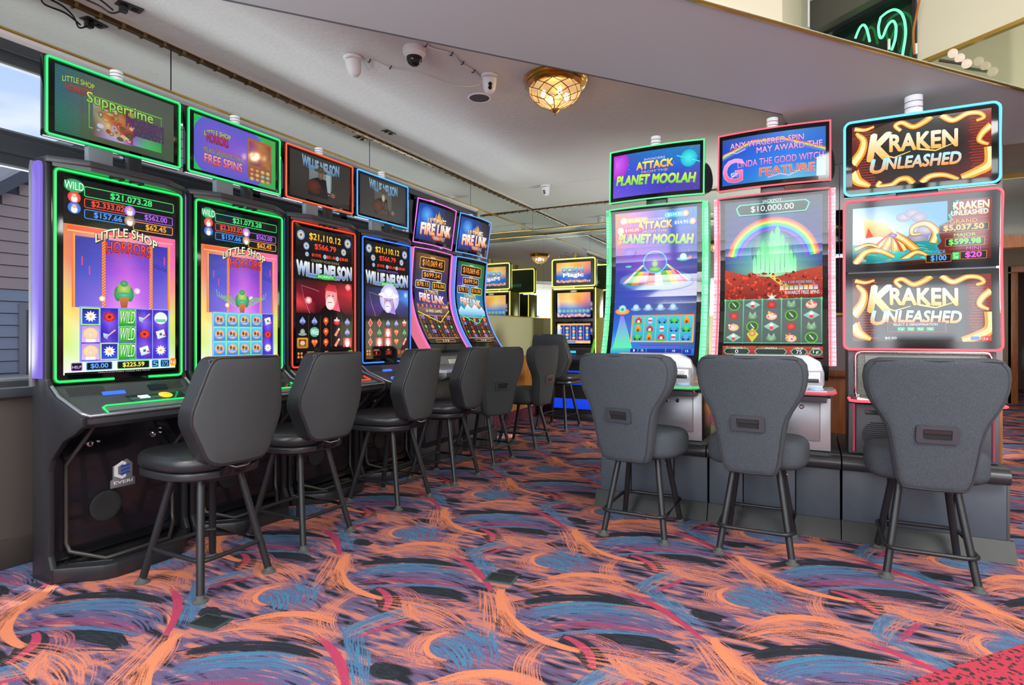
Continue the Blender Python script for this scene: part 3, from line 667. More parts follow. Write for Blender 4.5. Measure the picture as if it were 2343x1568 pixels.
    G = [[daisy, lady, lady], [rose, axe, daisy], [wild]*3, [axe, rose, note], [soda, note, daisy]] if not v else [[sky]*3]*4+[[note, rose, daisy]]
    for i in range(5):
        for j in range(3):
            x, y = rx+(i+.5)*cw, ry+(j+.5)*ch
            if (not v and (i, j) in ((0, 0), (1, 2))) or (v and i < 4):
                c.rrect(x-cw/2, y-ch/2, cw, ch, 1, 'a8f060'); c.rect(x-cw/2+1.1, y-ch/2+1.1, cw-2.2, ch-2.2, '2a1c9a', '3a50d8')
            G[i][j](x, y)
    yb = .938*h
    for x, w, t, col in ((5, 9, '', 'b060e8'), (17, 22, '$0.00', '58a0f0'), (43, 30, '$225.59', 'f8e848'), (75, 7, '5', '58b0f0'), (83.5, 9.5, '375', '58b0f0')):
        c.rrect(x, yb, w, 7.5, 1.2, '12141c', None, '40c850' if x == 43 else col, .7)
        if t: c.text(t, x+w/2, yb+3.8, w*.66, 4.6, col, bold=.03)
    c.text('CASH', 28, yb-1.5, 8, 2, 'e050c0'); c.text('PAID', 58, yb-1.8, 8, 2.2, '60d040'); c.text('HELP', 9.5, yb+4, 7, 2.4, 'e8c0ff'); c.rrect(93.5, yb-1, 6, 7.5, 1.5, 'f07820', 'f8a030'); c.text('1¢', 96.5, yb+3, 4, 4, 'ffffff')
    c.rect(0, h-2.2, 100, 2.2, '0a0c0c'); c.text('MALFUNCTION VOIDS ALL PAYS', 50, h-1.1, 46, 1, 'c0c0c0', bold=0)
    return c
def art_horror_top(W, H, v):
    c = Canvas(W, H); h = c.h
    if v:
        c.hrect(0, 0, 100, h, '30d858', '48c060')
        c.ell(42, h*.52, 46, h*.72, '6a6ae0', '9a68e8', 40)
        for q in range(90):
            a = random.random()*6.28; r_ = 1.0+random.random()*.12; c.ell(42+46*r_*math.cos(a), h*.52+h*.72*r_*math.sin(a), .9, .9, '3aa0c8', None, 5)
        c.text('LITTLE SHOP', 26, 15, 30, 5, 'f8f060', None, '208050', .05, arc=2, skew=.1); c.text('HORRORS', 26, 20, 25, 9, 'f04830', 'c82838', '301030', .05)
        c.text('MEAN GREEN MOTHER', 33, 33, 46, 6, 'f08850', '50e070', '703060', .04); c.text('FREE SPINS', 33, 42, 44, 9, 'ffe0d0', 'f87060', 'c83068', .06)
        c.rrect(62, 6, 32, h-12, 1, 'c07050', '9a6a50'); c.grid(64, 9, 28, 26, [['a04a90', 'd08a50', '8a5030'], ['704a98', 'b86850', '905a40'], ['a06040', '8a4860', 'c08a40']])
        for i in range(4):
            for j in range(3): c.ell(67.5+i*7, 40+j*5, 2.8, 2, random.choice(['d04a40', 'e8b040', '60b0a0']), 'f0e0a0')
    else:
        c.grid(0, 0, 100, h, [['2e6a70', '5a6a60', '5c665c', '5a6256'], ['3a6878', '6a6e68', '64685e', '5e665a'], ['307868', '686a5a', '5c5a48', '566252'], ['2a7050', '5a6448', '4a5c44', '4c6850']])
        for i in range(18):
            for j in range(26): c.ell(1+i*.9, 3+j*2.1, .35, .35, '3a9aa0', None, 4)
        c.line([(24, 18), (24, h-10), (86, h-10), (86, 18), (24, 18)], 1.0, '70e040')
        c.text('LITTLE SHOP', 16, 11, 24, 4.5, 'e8e850', None, '208050', .04, arc=1.5, skew=.05); c.text('HORRORS', 16, 17, 20, 6, 'f06040', 'd04848', '301830', .04, skew=.05)
        c.grid(27, 20, 34, 32, [['b0b8a0', '4a5038', '6a5030', 'a04830'], ['8a9a80', 'c07840', 'd09050', '703828'], ['68684a', 'd8c090', 'c04838', 'a83838'], ['905030', 'a8a0d8', 'c8b8e8', '7048a0']])
        for q in range(28):
            x, y = 30+random.random()*30, 22+random.random()*28; c.ell(x, y, 2+random.random()*2, 1+random.random()*2, random.choice(['e07838', '58684a', 'c8c8a0', 'd84838', '7a3828', 'e8b878', '40503a', 'd0c8f0']), random.choice(['f0d0a0', '806040', 'e8e0d0']), 7)
        c.grid(60, 42, 26, 9, [['8a68c0', '68b080', '40a060'], ['a090e0', '50d070', '38c058']])
        c.text('Suppertime', 50, 22, 56, 12, 'f0f090', '58e040', '2a5030', .05, skew=-.02); c.text('PROGRESSIVE', 71, 31, 34, 8, '7a4068', None, '283070', .06); c.text('JACKPOTS', 74, 40, 28, 7, '7a4068', None, '283070', .06)
    return c
def art_country(W, H, v):
    c = Canvas(W, H); h = c.h; c.rect(0, 0, 100, h, '151214')
    for j in range(9): c.rect(0, j*h*.04, 100, .4, '2a2220')
    def coin(x, y, r_): c.ell(x, y, r_, r_, '4a80c8', 'e8f0ff'); c.ell(x, y, r_*.7, r_*.7, 'c8b070', 'f0e8c0'); c.ell(x, y, r_*.3, r_*.3, '3868b0')
    for x in (8, 92): coin(x, .06*h, 6.5)
    for x in (17, 84): coin(x, .135*h, 5)
    for x in (18, 49, 72): coin(x, .195*h, 3.2)
    c.text('$21,110.12', 50, .06*h, 56, 9.5, 'f8d840', 'e89020', '301808', .05, bold=.03); c.text('$566.79', 50, .13*h, 38, 8, 'f05040', 'd83020', '300808', .04, bold=.03)
    for x, t in ((34, '$119.92'), (60, '$51.43'), (84, '$30.83')): c.text(t, x, .195*h, 16, 4.5, 'f04830', bold=.03)
    c.text('COUNTRY ROAD BONUS', 50, .235*h, 50, 3.2, '9a9060' if not v else '8060c8')
    g = .30*h
    c.text('WILLIE NELSON', 50, g, 98, 17, 'e8f0f8', '4a78b8', 'd8d0c0', .07, arc=-2, bold=.05, sh='101010')
    c.ell(50, .352*h, 19, 3.6, '209838', '48e060'); c.text('JACKPOTS', 50, .352*h, 28, 4.5, 'e0ffe0', None, '107028', .03)
    y0, y1 = .385*h, .635*h
    if not v: c.grid(0, y0, 100, y1-y0, [['20161c', '301418', '48141c', '701418'], ['781828', '6a1420', '902028', 'd02030'], ['e04048', '5a1020', '801828', '901420'], ['401018', '28080e', '501018', '300810']])
    else: c.grid(0, y0, 100, y1-y0, [['101838', '182858', '284890', '3878d8'], ['202850', '303868', '3858a8', '4890f0'], ['3a2868', '483078', '383878', '303070'], ['20183c', '381c50', '30205c', '18183c']])
    # singer on stage: generic figure in hat or bandana
    hc, sk, bd_ = ('f0a0a8', 'e88880', 'f8d0d0') if not v else ('a8a0d8', 'c090b0', 'c8c0f0')
    x = 60 if not v else 52
    c.poly([(x-24, y1), (x-12, y1-11), (x+14, y1-11), (x+26, y1)], '18080c' if not v else '140c28')
    if v: c.ell(x+2, y0+15, 23, 22, 'b8b0e8', 'f0f0ff')
    c.poly([(x-10, y1-28), (x+10, y1-28), (x+17, y1-4), (x-8, y1-8)], 'c83858' if not v else '8060c0', 'f06080' if not v else 'a888e0')
    c.ell(x, y1-24, 11, 16, sk, hc); c.ell(x-2, y1-15, 8, 9, bd_, 'ffffff' if v else 'ffe0d8')
    if not v: c.poly([(x-12, y1-32), (x-6, y1-41), (x+8, y1-40), (x+12, y1-30)], 'a82030', 'd84048')
    else: c.ell(x, y1-33, 24, 4.5, 'e8e8ff', 'ffffff'); c.ell(x, y1-37, 12, 8, 'd8d8f8', 'ffffff')
    c.ell(x-4, y1-25, 1.4, .7, '401018'); c.ell(x+3, y1-25, 1.4, .7, '401018'); c.line([(x-6, y1-16), (x+1, y1-16)], .9, '702030')
    c.ell(20, y1-17, 6, 5, 'e02838', 'ffffff') if not v else c.ell(94, y0+8, 7, 6, '3868d8', 'b0e0ff')
    if not v: c.ell(92, y0+5, 6, 5, 'e02838', 'ffc0c0')
    c.line([(12, y1-20), (8, y0+8), (30, y0+12), (38, y0+14)], 1.2, '8a5a70'); c.line([(12, y1-20), (22, y1)], 1, 'a87088')
    # reels
    ry, rh = y1+2, .245*h; cw, ch = 20, rh/3
    c.rect(0, y1, 100, rh+6, '120e10')
    for i in range(1, 5): c.line([(i*20, ry), (i*20, ry+rh)], .5, '5a4838')
    def spade(x, y, a='4858a0', b='a8b0e0'):
        c.ell(x-2.3, y+1, 2.9, 2.6, a, b); c.ell(x+2.3, y+1, 2.9, 2.6, a, b); c.poly([(x-4.6, y+.2), (x, y-6), (x+4.6, y+.2)], a, b); c.poly([(x-1.8, y+5), (x, y+1), (x+1.8, y+5)], a)
    def club(x, y): spade(x, y, '285838', '78b888'); c.ell(x, y-2.6, 2.7, 2.7, '285838', '78b888')
    def heart(x, y): c.ell(x-2.4, y-1.6, 3, 2.8, 'd85028', 'f8b060'); c.ell(x+2.4, y-1.6, 3, 2.8, 'd85028', 'f8b060'); c.poly([(x-5, y-.8), (x+5, y-.8), (x, y+6)], 'e86838', 'c84028')
    def dia(x, y): c.poly([(x, y-6.5), (x+5, y), (x, y+6.5), (x-5, y)], 'e8a090'); c.poly([(x, y-5), (x+3.8, y), (x, y+5), (x-3.8, y)], 'e83848', 'b01828')
    def pick(x, y): c.ell(x, y-1, 4.6, 4.6, 'c83820', 'f08848'); c.poly([(x-4.2, y), (x+4.2, y), (x, y+6)], 'd84828'); c.star(x, y-1, 2, 5, 'f8e070')
    def bowl(x, y): c.ell(x, y+.6, 6, 4, 'a81828', 'f04858'); c.ell(x, y-2, 5.6, 1.6, 'f0c0b0'); c.rect(x-1, y-6, 2, 4, 'e8e0d0')
    def jug(x, y): c.poly([(x-5, y+4), (x+2, y-5), (x+5, y-3), (x-1, y+6)], 'e86858', 'f0a080'); c.ell(x+4, y-4, 1.6, 1.6, 'f0d8c0')
    def wild(x, y): c.ell(x, y, 8, 6.6, '389878', '90d8c0'); c.text('Wild', x, y, 13, 8, 'f0fff8', None, '184838', .04)
    def singer(x, y): c.rect(x-8, y-6.5, 16, 13, 'c02838', 'd84858'); c.ell(x, y, 5, 6, 'f0a8a8', 'ffe8e8'); c.ell(x, y+3, 3.4, 3.6, 'ffffff')
    def frame(x, y): c.rrect(x-9, y-6.8, 18, 13.6, 2, 'd89828', 'b87018'); c.rect(x-6, y-4.5, 12, 9, '5a3028', '885040'); c.ell(x, y, 4, 3, 'e8b090')
    def hat(x, y): c.ell(x, y+3, 7, 2, '70807c', 'b8c8c0'); c.ell(x, y, 4, 4, '78887c', 'a8b8b0')
    G = [[spade, hat, frame], [spade, wild, heart], [pick]*3, [bowl, jug, jug], [spade, spade, singer]] if not v else [[dia]*3, [dia, club, singer], [spade, singer, singer], [spade, heart, heart], [bowl, club, jug]]
    for i in range(5):
        for j in range(3): G[i][j](10+i*20, ry+(j+.5)*ch+.8)
    yb = .915*h
    c.rect(0, yb, 100, h-yb, '0c0808')
    for x, w, t in ((14, 18, '1'), (44, 14, '2000'), (72, 8, '1'), (82, 8, '30')):
        c.rrect(x, yb+3, w, 6.5, .6, '180808', None, '8a3020', .5); c.text(t, x+w/2, yb+6.3, min(w*.8, 2.4*len(t)), 4.4, 'f04830')
    c.text('CREDITS', 23, yb+1.6, 12, 1.7, 'f0c080'); c.text('BET', 51, yb+1.6, 6, 1.7, 'f0c080'); c.rect(92, yb+1, 8, 8, '70c030', 'b8f050')
    for x in (3, 8): c.ell(x, yb+3, 1.8, 1.8, 'd88040'); c.ell(x, yb+7.5, 1.8, 1.8, 'd88040')
    return c
def art_country_top(W, H, v):
    c = Canvas(W, H); h = c.h; c.grid(0, 0, 100, h, [['3c3a38', '403e3c', '3a3836'], ['3e3b38', '44403c', '383634'], ['33302e', '3a3634', '32302e']])
    c.rect(30, 12, 38, 26, '88949c' if not v else '60605a', '6a7470' if not v else '50504c'); c.rect(50, 13, 2.5, 24, '6a5040'); c.rect(58, 14, 8, 30, 'a8bcc0' if not v else '5a6058')
    c.text('WILLIE NELSON', 50, 9, 62, 13, '9ac8e8', '5a8ab0', '2a3a48', .04, arc=-2.5, bold=.05)
    x = 48
    c.poly([(x-20, h-6), (x-16, 30), (x-4, 25), (x+10, 26), (x+14, h-6)], '1c1a20', '28242a'); c.ell(x+1, 21, 4.5, 6, '6a5848', '8a7058'); c.ell(x+1, 16.5, 11, 2.2, '3a3028', '8a7050'); c.ell(x+1, 14, 5, 3.4, '3a3028', '7a6040')
    if v: c.ell(x+1, 25, 3.6, 5, 'a8a090', 'd8d0c0'); [c.line([(x-6+i*4, 30), (x-8+i*4, h-7)], 1, 'a07040') for i in range(5)]
    c.ell(x-10, 38, 12, 9, '4a2a20', '6a3828'); c.line([(x-4, 40), (x+22, 43)], 2.2, '3a2820'); c.ell(x+22, 43, 4, 3.4, '7a5840', '9a7858')
    return c
def art_fire(W, H, v):
    c = Canvas(W, H); h = c.h
    A = [['4a2a10', '8a5a20', '5a4030'], ['201a30', '3a3868', '403050'], ['2a2a60', '3848a0', '303868'], ['203048', '283858', '282840'], ['101018', '181820', '181418']] if not v else [['105830', '208848', '186838'], ['482898', '3848c0', '287848'], ['1868a8', '30c0b8', '206898'], ['207888', '38a8c8', '305868'], ['102838', '203850', '183040']]
    c.grid(0, 0, 100, h, A)
    def bar(x, y, w, hh, t, st): c.rrect(x, y, w, hh, 3, '3a2410', '1c1008', st, 1.2); c.text(t, x+w/2, y+hh/2, w*.8, hh*.6, 'f8b048', 'f08030')
    bar(12, 6, 76, 20, '$10,069.45', 'f0b840'); bar(20, 29, 60, 15, '$699.54', 'd8c8e0'); bar(3, 47, 42, 14, '$78.15', 'c8e0f0'); bar(52, 47, 42, 14, '$16.06', 'e0e850')
    for t, x, y in (('MEGA', 50, 5), ('MAJOR', 50, 28.5), ('MINOR', 23, 46.5), ('MINI', 73, 46.5)): c.text(t, x, y, 14, 3, 'f8f0e0')
    c.text('ULTIMATE', 50, .425*h, 42, 8, 'fff0c0', 'f0a040', '482810', .06); c.text('FIRE LINK', 50, .495*h, 74, 13, 'f8f8ff', 'f09858', '283890', .06, bold=.04, skew=-.05, sh='c84820')
    ry = .575*h
    if v:
        c.poly([(0, ry+6), (12, ry-4), (22, ry+3), (36, ry-8), (50, ry), (64, ry-9), (80, ry+1), (90, ry-5), (100, ry+4), (100, ry+14), (0, ry+14)], 'e8f8ff', '58a8d0')
    else:
        for i in range(8): c.ell(6+i*12.5, ry+1, 2.6, 3, 'd83820', 'f88850')
        c.rect(2, ry+4, 96, 12, '7a5a40', '4a3a48'); c.text('24 FREE GAMES', 50, ry+10, 50, 5, 'f8e8d0')
    gy = ry+18; gh = .255*h; c.rect(1, gy, 98, gh, '241824', '181018')
    for i in range(5):
        c.line([(1+i*19.6, gy), (1+i*19.6, gy+gh)], .5, 'a07838')
        for j in range(5):
            x, y = 11+i*19.6, gy+(j+.5)*gh/5; q = (i*3+j*5+v) % 6
            if q == 0: c.text('10', x, y, 9, 6, 'b070f0', '7040c0', 'e0c8ff', .03)
            elif q == 1: c.ell(x, y, 4.6, 3.8, 'd04820', 'f8a060')
            elif q == 2: c.text('Q', x, y, 7, 6, 'f0b030', 'c87820', '503008', .03)
            elif q == 3: c.text('K', x, y, 7, 6, 'e86030', 'b83818', '401008', .03)
            elif q == 4: c.star(x, y, 4.5, 5, '20a850', '70f090')
            else: c.text('A', x, y, 7, 6, 'e04028', 'a82018', '401008', .03)
    c.line([(1, gy), (99, gy), (99, gy+gh), (1, gy+gh), (1, gy)], 1, 'e89838')
    c.line([(0, ry+12), (60, ry+30), (98, ry+8)], 1.4, 'f8e848' if not v else '40f090'); c.rect(0, .955*h, 100, .045*h, '141010'); c.rrect(20, .962*h, 60, 5, 1, '201818', None, 'e8a040', .6); c.text('2 5 0', 50, .975*h, 20, 3, 'f8f0e0')
    return c
def art_fire_top(W, H, v):
    c = Canvas(W, H); h = c.h; c.grid(0, 0, 100, h, [['1a3a8a', '204898', '303048', '201c28'], ['2868d0', '2848a8', '38405a', '302838'], ['183078', '281848', '382030', '201828']])
    c.ell(20, h*.3, 16, 14, '2050b0', '58a8f0')
    for i in range(9): c.poly([(34+i*3.4, h*.42), (36+i*3.4+random.uniform(-2, 2), h*(.08+.05*abs(i-4)+random.random()*.06)), (39+i*3.4, h*.42)], 'f8e060', 'f06820')
    c.text('ULTIMATE', 48, h*.42, 50, 10, 'fff8e0', 'f0b050', '30180c', .06, skew=.06); c.text('FIRE LINK', 50, h*.64, 82, 16, 'fffff0', 'f0a060', '2040a8', .06, bold=.05, skew=.06, sh='c85020')
    c.ell(50, h*.84, 14, 6, 'c83820', 'f09050', 20, 0, 180); c.text('RUE ROYALE' if v else 'CHINA STREET', 58, h*.87, 34, 6, 'e0d0c0', None, '201018', .03)
    return c
def art_cows(W, H, top):
    c = Canvas(W, H); h = c.h
    if top:
        c.grid(0, 0, 100, h, [['4a50a0', '2a6ab0', '2078b8', '3880a8'], ['5048c0', '2858d0', '2068d0', '2860b8'], ['5848d8', '3848c8', '3038b8', '4a40a8'], ['7050d0', '5848c8', '4838a8', '4a3c98']])
        c.ell(4, h*.2, 15, 19, 'a030c8', 'd060e8'); c.ell(88, h*.28, 9, 10, '18b0c8', '50e8e8'); c.line([(75, h*.2), (86, h*.27), (100, h*.38)], 1.3, '48d8e0')
        cy = h*.42
    else:
        c.grid(0, 0, 100, h, [['f08850', 'c870c0', '6858c8', '3a80d0', '3a88d8'], ['e05868', '9848c0', '6038b0', '3a58b8', '3048a0'], ['4038a8', '6a3ab8', '8848c8', '5040a8', '30409a'], ['2038a0', '3838b0', '4848b8', '3a3c9c', '283888'], ['1848a8', '3048b0', '485898', '5868a0', '304880'], ['1868d8', '3078d0', '4870a8', '5878a0', '3860a0'], ['58c8e8', '2878d8', '2868c8', '2860b8', '2858b0']])
        cy = .125*h
    c.dots(0, 0, 100, h, 60, ['e8f0ff', 'a8c8ff', 'f0e0ff'], .15, .4, 4)
    c.text('INVADERS', 50, cy-11.5, 24, 2.6, 'd8d8e8', None, '303868', .03)
    c.text('ATTACK', 50, cy-4.5, 42, 8.5, 'f8f060', 'f0a030', '283878', .06, bold=.05, sh='4a3898'); c.text('FROM THE', 50, cy+3.2, 30, 2.8, 'f0b040', None, '301850', .03)
    c.text('PLANET MOOLAH', 50, cy+12.5, 90, 10.5, 'c8f850', '68d838', '5a2898', .07, bold=.05, skew=-.07, shear=.15, sh='7038b8')
    if top: return c
    for x, y, w, t, col in ((8, 7, 34, '$1,583.31', 'e8b040'), (4, 19, 30, '$105.89', 'e03050'), (62, 4, 28, '$534.91', '38c0d8'), (70, 14, 28, '$54.95', '3878d8')):
        c.rrect(x, y, w, 6.5, 3, col); c.text(t, x+w*(.58 if x < 50 else .42), y+3.2, w*.58, 4, 'ffffff'); c.ell(x+3 if x < 50 else x+w-3, y+3, 4.2, 4.2, 'f0d8a0' if x < 50 else 'c07848', 'f8f0d8')
    c.ell(6, 36, 3.5, 3.5, 'd06820', 'f8c060'); c.ell(92, 60, 2.6, 2.6, 'b84848', 'e88868'); c.ell(18, 50, 8, 6, '6040c0', '9060e0')
    # flying saucer
    sy = .46*h
    c.ell(50, sy+8, 46, 10, '1848a8', '3888e8', 36); c.ell(50, sy+4, 44, 13, '3a70c0', '70a8e8', 36)
    for i in range(12):
        a0 = 180+i*15; x0, x1 = 50+42*math.cos(R(a0)), 50+42*math.cos(R(a0+15)); u0, u1 = 50+26*math.cos(R(a0)), 50+26*math.cos(R(a0+15))
        c.poly([(x0, sy+6+5*math.sin(R(a0+180))), (x1, sy+6+5*math.sin(R(a0+195))), (u1, sy-7), (u0, sy-7)], ['d83838', 'e8e8f0', '58c848', 'f0d848', 'e8a0c8'][i % 5], ['7a2850', '8898c8', '287848', 'b07828', '804880'][i % 5])
    for i in range(9):
        a0 = 180+i*20; x0, x1 = 50+27*math.cos(R(a0)), 50+27*math.cos(R(a0+20)); c.poly([(x0, sy-7), (x1, sy-7), (50+(x1-50)*.62, sy-15), (50+(x0-50)*.62, sy-15)], ['4898e0', 'f0e8c0', '3868c0'][i % 3], ['204898', 'c89848', '284898'][i % 3])
    c.ell(50, sy-18, 15, 14, '58c8f0', '7a60c8', 30); c.ell(50, sy-18, 13.4, 12.6, '6a58b8', '9a78d8', 30); c.ell(50, sy-16, 4, 4.6, '60c848', 'f0c8d8'); c.ell(50, sy-9, 7, 3, '58b848', '88e068')
    c.ell(84, sy-20, 8, 2.6, '40a8a8', '90e8e0'); c.ell(84, sy-23, 4, 4, 'b0d8e8', 'e8f8ff'); c.ell(17, sy-14, 4, 1.4, '58c8b0'); 
    for x in (28, 43, 58, 73): c.ell(x, .685*h, 6.5, 2.4, '5890c0', 'a8d0f0'); c.ell(x, .672*h, 3.8, 3.8, '90b8d8', 'd8ecff')
    c.ell(11, .70*h, 9, 4, 'e88828', 'f8c860'); c.ell(11, .68*h, 4.6, 4.6, '90c8e0', 'c8f0ff'); c.ell(11, .685*h, 2, 2, '40a840')
    c.poly([(9, .73*h), (13, .73*h), (28, h*.975), (2, h*.975)], '8a70e8', '50f0a0'); c.grid(0, .955*h, 100, .045*h, [['50d0b0', '38a8e8', '2878d8'], ['2878e0', '1858c8', '1848b8']])
    rx, ry, rw, rh = 25, .735*h, 72, .17*h; cw, ch = rw/5, rh/3; c.rrect(rx-1.5, ry-1.5, rw+3, rh+3, 1, 'e88838', 'f0b050')
    for i in range(5): c.rect(rx+i*cw+.3, ry, cw-.6, rh, '38c8d8', '28a8c8')
    for i in range(5):
        for j in range(3):
            x, y = rx+(i+.5)*cw, ry+(j+.5)*ch; q = (i*2+j*3) % 5
            if q == 0: c.poly([(x-4, y+3.5), (x-4, y-1), (x, y-4.5), (x+4, y-1), (x+4, y+3.5)], 'e83848', 'b01828'); c.rect(x-1.5, y, 3, 3.4, 'f8f0f0'); c.ell(x, y+4, 5.4, 1.3, '48b838')
            elif q in (1, 4): c.ell(x, y+1, 5.6, 2.6, '208838' if q == 1 else '2868b8', '58d868' if q == 1 else '60b0f0'); c.ell(x, y-1, 3, 2.2, '58c868' if q == 1 else '58a0e0'); c.ell(x-3, y+3, 1.2, 1.2, '202020'); c.ell(x+3, y+3, 1.2, 1.2, '202020')
            elif q == 2: c.rect(x-2.4, y-3, 4.8, 7, 'e8f0f8', 'a8c0d8'); c.rect(x-2.4, y-.5, 4.8, 2, 'd83848'); c.poly([(x-2.4, y-3), (x, y-5.2), (x+2.4, y-3)], '58a0e0')
            else: c.poly([(x-3.4, y+4), (x-3.4, y-1), (x, y-5), (x+3.4, y-1), (x+3.4, y+4)], 'f0b030', 'c87818'); c.rect(x-1.2, y+.6, 2.4, 3.4, '804010')
    for i in range(12): c.rect(36+i*4, .932*h, 3.2, 2.8, '4838b8', '7068e0')
    for x, w, t in ((25, 9, '1'), (35, 9, '75'), (45, 22, ''), (68, 18, '10'), (87, 10, '15')): c.rrect(x, .957*h, w, 5.6, .8, '1838a8', '102880'); t and c.text(t, x+w/2, .957*h+2.4, 1.6*len(t), 2.6, 'ffffff')
    return c
def art_oz(W, H, top):
    c = Canvas(W, H); h = c.h
    if top:
        h = 60; c.grid(0, 0, 100, h, [['2a50a8', '3a60c0', '4888d0', '3868b8'], ['1848b8', '2060d0', '2878e0', '2068d0'], ['1858c8', '1870e0', '2888e8', '1868c8'], ['1a58b0', '2880c8', '58b8d8', '3898c8']])
        for i, q in enumerate(('e04848', 'f0a040', 'e8e060', '50c868', '4888e8', '9058d0')): c.line([(0, h*.34+i*1.2), (30, h*.10+i*1.1), (60, h*.12+i*1.1), (100, h*.42+i*1.2)], 1.2, q)
        kw = dict(out='5a2890', ow=.05)
        c.text('ANY WAGERED SPIN', 44, 10, 72, 7.5, 'f8c8e8', 'e890d0', **kw); c.text('MAY AWARD THE', 66, 20, 62, 7.5, 'f8c8e8', 'e890d0', **kw)
        c.text('LINDA THE GOOD WITCH', 57, 35, 82, 8.5, 'f0b0e0', 'e078c8', **kw); c.text('FEATURE', 64, 48, 52, 10, 'f87848', 'e03848', 'f8d0a8', .035)
        c.text('G', 11, 42, 20, 30, 'f0a0e0', 'e85890', 'f8d8f0', .02); 
        for i in range(4): c.line([(12+4*math.cos(t/2)*(1-.05*t), 46+3*math.sin(t/2+i*1.5)*(1-.05*t)+i) for t in range(12)], .5, 'e8d0f8')
        c.line([(1, 20), (9, 17.5), (15, 20), (24, 16)], .9, 'f0c8f0'); c.line([(46, 56), (58, 53), (66, 56), (76, 51)], .9, 'f0c8f0')
        return c.fit(60)
    c.grid(0, 0, 100, h*.56, [['3a4450', '3a4858', '445868', '3a4850', '384450'], ['2a3068', '304080', '485890', '304078', '283068'], ['282870', '283888', '406098', '2a3a88', '282868'], ['3848a0', '4890b0', '90c8b8', '4888b0', '3848a0'], ['2a4878', '68a8a0', 'b0e8b0', '70b098', '304878'], ['285048', '509070', '98d880', '508868', '285040']])
    for i, q in enumerate(('e05858', 'f09848', 'e8e058', '58d870', '40a8d8', '4060d8', '8a58c8')):
        r_ = 47-i*2.0; c.line([(50+r_*math.cos(R(a)), h*.40-r_*1.05*math.sin(R(a))) for a in range(8, 173, 6)], 2.3, q)
    # glowing green towers on the horizon
    c.ell(50, h*.33, 22, 24, '3a7088', 'a8f0c0', 30)
    for i, (x, w, t) in enumerate(((34, 4, 30), (38.5, 4, 42), (43, 4, 35), (47.5, 5, 54), (53, 5, 60), (58.5, 4, 48), (63, 4, 36), (67, 4, 26), (30, 3.6, 20), (71, 3.6, 18))):
        c.poly([(x, h*.47), (x, h*.47-t*.8), (x+w/2, h*.47-t*.8-5), (x+w, h*.47-t*.8), (x+w, h*.47)], '58d888', 'b0ffc8')
    c.poly([(0, h*.44), (20, h*.475), (45, h*.495), (55, h*.495), (80, h*.46), (100, h*.44), (100, h*.66), (0, h*.66)], 'c04028', '702020'); c.poly([(46, h*.487), (52, h*.487), (68, h*.56), (60, h*.56)], 'e8d060', 'd0a840')
    c.dots(0, h*.47, 100, h*.18, 230, ['d83020', 'e84830', 'b02418', 'f06038', '882018', '601818'], .7, 1.8, 6)
    c.poly([(12, 8), (16, 4), (84, 4), (88, 8), (86, 14), (84, 17), (16, 17), (14, 14)], '58c8a8'); c.poly([(13.5, 8), (17, 5.2), (83, 5.2), (86.5, 8), (84.6, 13.6), (83, 15.8), (17, 15.8), (15.4, 13.6)], '1a3a38', '0e2624')
    c.text('JACKPOT', 50, 2.8, 20, 4, 'f0f8f0'); c.text('$10,000.00', 50, 10.5, 44, 7.5, 'f4f8f4')
    c.text('ON 3 OR MORE REELS', 76, h*.535, 32, 3, '68c8d8', None, '103040', .02)
    for i in range(8): c.rect(58+i*4.8, h*.555, 4, 5, random.choice(['c8a890', 'd8b040', '9068b8', '68a8a0', '70a850']), 'e8e0d0')
    c.text('AWARDS FREE SPINS', 80, h*.60, 34, 4, 'f0f8ff', None, '304860', .02)
    ry, rh = h*.64, h*.275; cw = 19.6; c.rect(1, ry, 98, rh, '5a6a68', '485858')
    for i in range(6): c.rect(1+i*cw-.5, ry-1, 1.2, rh+2, '68c8a0', '2a7858'); c.ell(1.1+i*cw, ry, 1.4, 1.4, '58e868')
    c.line([(1, ry), (99, ry)], 1, '58b890'); c.line([(1, ry+rh), (99, ry+rh)], 1, '58b890'); c.star(50, ry-2, 6, 6, 'a8c8c0', 'f8f0e0', .35)
    for i in range(5):
        for j in range(4):
            x, y = 1+(i+.5)*cw, ry+(j+.5)*rh/4; q = (i+2*j) % 5
            if q == 0: c.ell(x, y, 6.4, 6, '58b838', '183818'); c.ell(x, y, 5, 4.6, '204828', '406848'); c.line([(x-2, y-3), (x+2, y+2)], .9, 'f0f0e0')
            elif q == 1: c.poly([(x-8, y), (x, y-5), (x+8, y), (x, y+5)], 'a8d8c8', '78a8a0'); c.ell(x, y-1.5, 2, 1.8, 'f8e8e8'); c.ell(x, y+1.5, 2, 1.8, 'e03838')
            elif q == 2: c.ell(x, y, 4.6, 4.2, 'a81820', 'f05048'); c.rect(x-.4, y-6, .8, 2.4, '486020')
            elif q == 3: c.ell(x, y+1, 6, 3.6, '386048', '98c8a0'); c.poly([(x-4, y), (x-3, y-5), (x, y-1)], '88b898'); c.poly([(x+4, y), (x+3, y-5), (x, y-1)], '88b898')
            else: c.ell(x, y+1, 5.6, 4, 'e0a878', 'f8e0e0'); c.dots(x-5, y-4, 9, 6, 7, ['e84868', 'f8f0f0', 'f0c040'], .9, 1.4)
    c.poly([(21+4, ry+rh*.80), (30.5, ry+rh*.66), (37, ry+rh*.80), (30.5, ry+rh*.99)], 'e8d840', 'b0c030'); c.ell(30.5, ry+rh*.78, 3.6, 3.4, 'b07030', 'f0c080')
    c.rect(0, h*.935, 100, h*.065, 'b83828', '701c18'); c.dots(0, h*.935, 100, h*.05, 40, ['e05030', '902018', '381010'], .8, 1.8)
